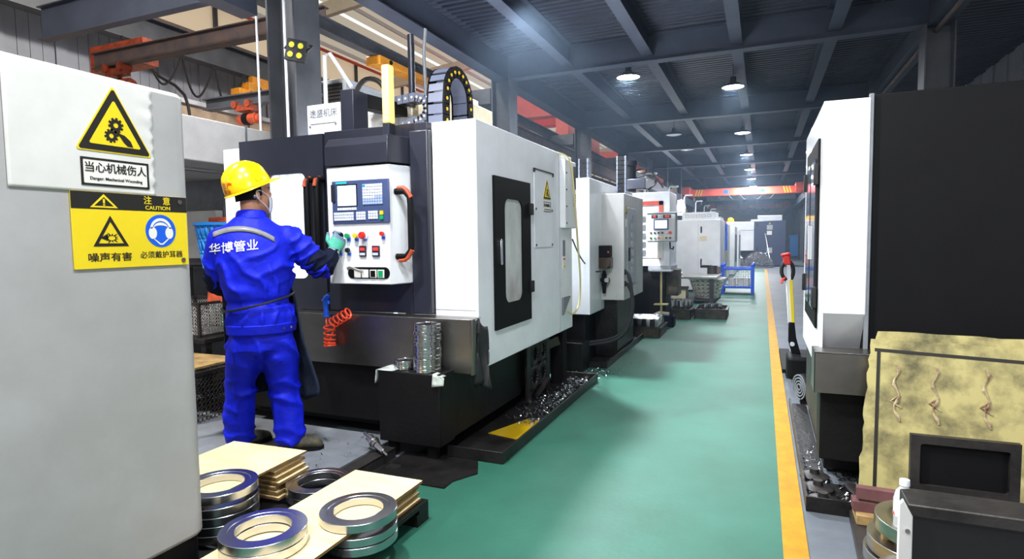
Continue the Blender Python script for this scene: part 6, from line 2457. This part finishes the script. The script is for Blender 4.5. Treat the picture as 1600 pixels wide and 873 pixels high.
# --- shoes
for nm, (hx, hy), ang in (('shoe', (0.035, 0.0), -12), ('shoe', (-0.24, 0.17), 35)):
    m = MB()
    a = math.radians(ang)
    fx, fy = V((math.cos(a), math.sin(a), 0)), V((-math.sin(a), math.cos(a), 0))
    o_ = V((hx, hy, GZ))
    secs = []
    for t, wd, ht in ((-0.055, 0.018, 0.03), (-0.045, 0.034, 0.05), (0.0, 0.04, 0.055), (0.06, 0.041, 0.05), (0.12, 0.046, 0.042), (0.17, 0.046, 0.034), (0.205, 0.036, 0.026), (0.222, 0.014, 0.016)):
        secs.append((o_ + fx * t + V((0, 0, ht + 0.004)), fy * wd, V((0, 0, ht))))
    loft(m, secs, 18)
    limb(m, [tuple(o_ + V((0, 0, 0.06))) + (0.043,), tuple(o_ + V((0, 0, 0.11))) + (0.045,)])
    me = fused(m, 0.008, 3)
    so = finish(me, nm, 'shoe', wk)
    m = MB()
    outline = []
    for t, wd in ((-0.06, 0.012), (-0.05, 0.034), (0.0, 0.042), (0.06, 0.043), (0.12, 0.048), (0.17, 0.048), (0.208, 0.036), (0.226, 0.012)):
        outline.append((t, wd))
    pol = [o_ + fx * t + fy * w_ for t, w_ in outline] + [o_ + fx * t - fy * w_ for t, w_ in outline[::-1]]
    m.hexa([p + V((0, 0, 0.0)) for p in pol], [p + V((0, 0, 0.018)) for p in pol])
    m.build('sole', 'near_black', so, local=True)
    m = MB()
    for k in range(4):
        c = o_ + fx * (0.05 + 0.028 * k) + V((0, 0, 0.103 - 0.010 * k))
        m.tube([c - fy * 0.028 + V((0, 0, -0.012)), c, c + fy * 0.028 + V((0, 0, -0.012))], 0.004, 5)
    m.build('laces', 'near_black', so, local=True)
# --- sleeve covers
m = MB()
limb(m, [(0.238, 0.037, 1.245, 0.080), (0.275, 0.048, 1.20, 0.081), (0.308, 0.068, 1.208, 0.074), (0.338, 0.092, 1.244, 0.061), (0.358, 0.11, 1.277, 0.046)])
finish(fused(m, 0.009, 3), 'sleeve_cover', 'navy', wk, lambda co: fold(co, 70, 0.010, (0.4, 0.2, -0.8), 12) + 0.003 * noise.noise(co * 20))
m = MB()
limb(m, [(-0.325, 0.075, 1.165, 0.072), (-0.318, 0.11, 1.11, 0.072), (-0.27, 0.19, 1.08, 0.062), (-0.22, 0.26, 1.08, 0.046)])
finish(fused(m, 0.009, 3), 'sleeve_cover', 'navy', wk, lambda co: fold(co, 70, 0.008, (0.4, 0.6, -0.5), 13))


# --- gloved hands
def hand(name, wrist, D, Lt, N, curl, mats_, k_=1.18):
    """wrist point, D along the hand, Lt towards the thumb side, N out of the palm"""
    wrist, D, Lt, N = V(wrist), V(D).normalized(), V(Lt), V(N)
    Lt = (Lt - D * Lt.dot(D)).normalized()
    N = (N - D * N.dot(D) - Lt * N.dot(Lt)).normalized()
    m = MB()
    secs = [(wrist - D * 0.03, Lt * 0.032, N * 0.026), (wrist, Lt * 0.031, N * 0.023), (wrist + D * 0.03, Lt * 0.038, N * 0.021), (wrist + D * 0.07, Lt * 0.043, N * 0.018), (wrist + D * 0.092, Lt * 0.040, N * 0.014)]
    loft(m, secs, 18)
    lens = (0.072, 0.080, 0.075, 0.060)
    for k in range(4):
        off = (1.5 - k) * 0.0205
        b = wrist + D * (0.086 - 0.006 * abs(k - 1.2)) + Lt * off
        pts, d, p = [], D.copy(), b - D * 0.02
        pts.append((*p, 0.0105))
        p = b
        pts.append((*p, 0.0105))
        ang = 0.0
        for j, fr_ in enumerate((0.42, 0.32, 0.26)):
            ang += curl[j] * (1 + 0.08 * k)
            dd = (D * math.cos(ang) + N * math.sin(ang)).normalized()
            p = p + dd * lens[k] * fr_
            pts.append((*p, 0.0098 - 0.0008 * j))
        limb(m, pts, 12)
    b = wrist + D * 0.025 + Lt * 0.03
    d1 = (D * 0.55 + Lt * 0.75 + N * 0.35).normalized()
    d2 = (D * 0.85 + Lt * 0.15 + N * 0.55).normalized()
    limb(m, [(*(b - d1 * 0.015), 0.013), (*(b + d1 * 0.03), 0.0125), (*(b + d1 * 0.03 + d2 * 0.032), 0.0105), (*(b + d1 * 0.03 + d2 * 0.055), 0.009)], 12)
    for v_ in m.bm.verts:
        v_.co = wrist + (v_.co - wrist) * k_
    me = fused(m, 0.0046, 2)
    o = finish(me, name, mats_, wk, lambda co: 0.0012 * noise.noise(co * 70))
    for p in o.data.polygons:
        if (V(p.center) - wrist).dot(D) > 0.085:
            p.material_index = 1
    m = MB()
    ax = D
    m.lathe([(0.038, -0.035), (0.042, -0.035), (0.040, 0.004), (0.036, 0.004)], tuple(wrist - D * 0.0), 20, tuple(D), closed=True)
    m.build('glove_cuff', 'mask_white', o, local=True)
    return o


gl = hand('glove', (0.370, 0.118, 1.296), (0.40, 0.20, 0.74), (-0.72, -0.1, 0.55), (0.707, 0.707, -0.2), (0.45, 0.75, 0.55), ['glove_green', 'glove_grey'])
hand('glove', (-0.205, 0.28, 1.085), (0.62, 0.6, 0.1), (0.2, 0.1, 0.9), (0.6, -0.6, 0.1), (0.35, 0.5, 0.4), ['glove_green', 'glove_grey'])
# --- apron, strings
EDGE = [(1.12, 0.085), (1.06, 0.105), (1.0, 0.122), (0.9, 0.138), (0.82, 0.15), (0.72, 0.165), (0.6, 0.200), (0.5, 0.228), (0.43, 0.243), (0.36, 0.236)]


def edge_u(z):
    for (z1, u1), (z0, u0) in zip(EDGE, EDGE[1:]):
        if z >= z0:
            return u0 + (u1 - u0) * (z - z0) / (z1 - z0)
    return EDGE[-1][1]


def apron(u, v):
    z = 1.12 - 0.74 * v
    if u > 0.75:
        z -= 0.06 * v * max(0.0, 1 - abs(u - 0.86) / 0.14)
    e = edge_u(z)
    x = -0.30 + (e + 0.30) * u
    c = (x + 0.08) / 0.25
    y = 0.185 - 0.10 * c * c + 0.05 * v + 0.012 * math.sin(u * 14 + v * 2) * v
    if u > 0.8:
        y -= 0.10 * ((u - 0.8) / 0.2) ** 1.5
    return (x, y, z)


m = MB()
m.grid(apron, 36, 26)
m.build('apron', 'denim', wk, local=True, solid=0.006)
m = MB()
pts = []
for i in range(40):
    a = 2 * PI * i / 40
    x, y = -0.09 + 0.205 * math.cos(a), 0.16 * math.sin(a)
    z = 1.008 + 0.045 * math.cos(a) - (0.012 if math.sin(a) < 0 else 0)
    pts.append(tuple(V((-0.09, 0, 0)) + tx * (x + 0.09) + ty_ * y + V((0, 0, z))))
pts.append(pts[0])
m.tube(pts, 0.0075, 6)
m.build('apron_string', 'black', wk, local=True)
# --- head: skull, face, ears and neck in one skin
hf = V((0.90, 0.42, 0.10)).normalized()       # where the face looks
hu = V((0, 0, 1)) - hf * hf.z
hu.normalize()
hl = hu.cross(hf)
HO = V((-0.100, 0.035, 1.642))


def HP(x, y, z):
    return HO + hf * x + hl * y + hu * z


m = MB()


def hball(c, r, sq):
    st = set(m.bm.verts)
    m.ball((0, 0, 0), r, 20, 14, sq)
    for v in m.bm.verts:
        if v not in st:
            q = v.co.copy()
            v.co = HP(c[0] + q.x, c[1] + q.y, c[2] + q.z)


hball((-0.005, 0, 0.045), 1, (0.100, 0.078, 0.098))
loft(m, [(HP(x, 0, z), hf * a, hl * b) for z, x, a, b in ((0.08, 0.03, 0.066, 0.060), (0.04, 0.032, 0.068, 0.066), (0.0, 0.034, 0.066, 0.067), (-0.04, 0.034, 0.060, 0.062), (-0.08, 0.040, 0.052, 0.050), (-0.108, 0.052, 0.036, 0.034))], 24)
limb(m, [tuple(HP(0.094, 0, 0.035)) + (0.010,), tuple(HP(0.106, 0, 0.008)) + (0.013,), tuple(HP(0.104, 0, 0.0)) + (0.014,)])
for s_ in (-1, 1):
    hball((0.09, 0.012 * s_, -0.002), 1, (0.012, 0.010, 0.008))
    hball((0.084, 0.030 * s_, 0.036), 1, (0.014, 0.022, 0.008))
    hball((0.070, 0.045 * s_, -0.008), 1, (0.02, 0.02, 0.02))
    st_ = len(m.bm.verts)
    hball((-0.004, 0.077 * s_, 0.004), 1, (0.020, 0.010, 0.034))
    hball((-0.012, 0.084 * s_, 0.010), 1, (0.014, 0.007, 0.026))
hball((0.092, 0, -0.040), 1, (0.012, 0.024, 0.007))
hball((0.089, 0, -0.052), 1, (0.012, 0.022, 0.008))
hball((0.076, 0, -0.098), 1, (0.020, 0.022, 0.016))
p0, p1 = HP(-0.022, 0, -0.03), V((-0.115, 0.02, 1.47))
limb(m, [tuple(p0) + (0.058,), tuple(p0.lerp(p1, 0.5)) + (0.057,), tuple(p1) + (0.064,)])
hd = finish(fused(m, 0.0055, 2), 'head', 'skin', wk)
for s_ in (-1, 1):
    m = MB()
    hb_ = HP(0.086, 0.031 * s_, 0.022)
    m.ball(hb_, 0.0115, 12, 8)
    e = m.build('eye', 'sign_white', hd, local=True)
    m = MB()
    m.ball(hb_ + hf * 0.008, 0.006, 10, 6)
    m.build('iris', 'hair', hd, local=True)
    m = MB()
    m.tube([HP(0.097, 0.016 * s_, 0.043), HP(0.094, 0.032 * s_, 0.048), HP(0.080, 0.05 * s_, 0.043)], 0.004, 6)
    m.build('eyebrow', 'hair', hd, local=True)
# hair: close cropped cap on the skull
m = MB()


def hair(u, v):
    az = 2 * PI * u
    el = -0.75 + v * (PI / 2 + 0.75)
    q = V((math.cos(az) * math.cos(el) * 0.104, math.sin(az) * math.cos(el) * 0.082, math.sin(el) * 0.102))
    if math.cos(az) > 0.05:
        low = 0.30 + 0.5 * math.cos(az)
        el2 = low + v * (PI / 2 - low)
        q = V((math.cos(az) * math.cos(el2) * 0.104, math.sin(az) * math.cos(el2) * 0.082, math.sin(el2) * 0.102))
    n_ = 1 + 0.012 * noise.noise(q * 90)
    return HP(-0.006 + q.x * n_, q.y * n_, 0.045 + q.z * n_)


m.grid(hair, 48, 16)
m.build('hair', 'hair', wk, local=True, recalc=True)
# helmet
pt = math.radians(19)
kf = (hf * math.cos(pt) + hu * math.sin(pt)).normalized()
ku = (hu * math.cos(pt) - hf * math.sin(pt)).normalized()
KO = HP(-0.022, 0, 0.055)
m = MB()


def shell(u, v, s_=1.0):
    az = 2 * PI * u
    el = v * PI / 2
    ce, se = math.cos(el) ** 0.85, math.sin(el)
    x, y, z = 0.142 * math.cos(az) * ce, 0.115 * math.sin(az) * ce, 0.150 * se
    rib = 0.0
    if z > 0.05:
        for yc, wv in ((0.0, 0.014), (0.038, 0.008), (-0.038, 0.008)):
            rib = max(rib, 0.007 * max(0.0, 1 - abs(y - yc) / wv) ** 0.6 * min(1, (z - 0.05) / 0.03))
    n_ = V((x / 0.142 ** 2, y / 0.115 ** 2, z / 0.15 ** 2)).normalized()
    p = V((x, y, z)) * s_ + n_ * rib
    return KO + kf * p.x + hl * p.y + ku * p.z


m.grid(shell, 72, 30)


def brim(u, v):
    az = 2 * PI * u
    peak = max(0.0, math.cos(az)) ** 3 * 0.058 + 0.012
    x = (0.142 + peak * v) * math.cos(az)
    y = (0.115 + (0.012 + 0.010 * max(0.0, math.cos(az))) * v) * math.sin(az)
    z = -0.010 * v - 0.010 * v * max(0.0, math.cos(az)) ** 2
    return KO + kf * x + hl * y + ku * z


m.grid(brim, 72, 4)
hel = m.build('safety_helmet', 'helmet_yellow', wk, local=True, solid=0.003)
m = MB()
m.tube([shell(i / 60, 0.22) for i in range(61)], 0.0016, 5)
m.build('shell_ridge', 'helmet_yellow', hel, local=True)
m = MB()
for s_ in (-1, 1):
    b0 = shell(0.0 + (0.235 if s_ > 0 else 0.765), 0.13)
    b1 = shell(0.0 + (0.18 if s_ > 0 else 0.82), 0.15)
    m.bar(b0, b1, 0.012, 0.018, up=tuple(ku))
m.build('strap_slot', 'helmet_yellow', hel, local=True)
hbv = BVHTree.FromPolygons([v.co.copy() for v in hel.data.vertices], [tuple(p.vertices) for p in hel.data.polygons])


def on_helmet(x, z, off):
    dirv = (V((0.80, 0.60, 0))).normalized()
    side = V((0.60, -0.80, 0))
    src = V(KO) + side * x - dirv * 0.5 + V((0, 0, z))
    h = hbv.ray_cast(src, dirv)
    return None if h[0] is None else h[0] - dirv * off


conform('生产', 0.036, 'helmet_print', 0.006, -0.004, 0.0, hel, on_helmet, 'lettering', 0.004, 0.0003)
conform('安全', 0.030, 'helmet_print', 0.0, -0.040, 0.0, hel, on_helmet, 'lettering', 0.004, 0.0003)
# harness strap under the helmet
m = MB()
pts = [HP(0.02 + 0.0, -0.083, 0.012), HP(-0.03, -0.086, 0.0), HP(-0.085, -0.055, -0.012), HP(-0.108, 0, -0.018), HP(-0.085, 0.055, -0.012), HP(-0.03, 0.086, 0.0), HP(0.02, 0.083, 0.012)]
m.grid(lambda u, v: pts[min(6, int(u * 6 + 0.001))] + hu * (0.05 * v - 0.012), 6, 1)
m.build('harness_band', 'near_black', hel, local=True, solid=0.004)
m = MB()
m.ball(HP(-0.03, -0.092, -0.004), 0.012, 10, 8)
m.build('harness_buckle', 'steel', hel, local=True)
# mask under the nose with ear loops
m = MB()


def mask(u, v):
    a = (u - 0.5) * 2.3
    r = 0.076 + 0.010 * math.sin(PI * v)
    return HP(0.040 + r * math.cos(a) * (0.92 - 0.18 * v), 0.070 * math.sin(a) * (1 - 0.22 * v), -0.012 - 0.095 * v)


m.grid(mask, 22, 12)
mk_ = m.build('face_mask', 'mask_white', wk, local=True, solid=0.003)
for s_ in (0.02, 0.98):
    m = MB()
    sg = -1 if s_ < 0.5 else 1
    m.tube([V(mask(s_, 0.02)), HP(0.045, 0.074 * sg, 0.012), HP(-0.004, 0.090 * sg, 0.036), HP(-0.022, 0.094 * sg, 0.01), HP(-0.006, 0.086 * sg, -0.026), HP(0.04, 0.070 * sg, -0.062), V(mask(s_, 0.9))], 0.0024, 6, smooth_n=1)
    m.build('ear_loop', 'mask_white', mk_, local=True)
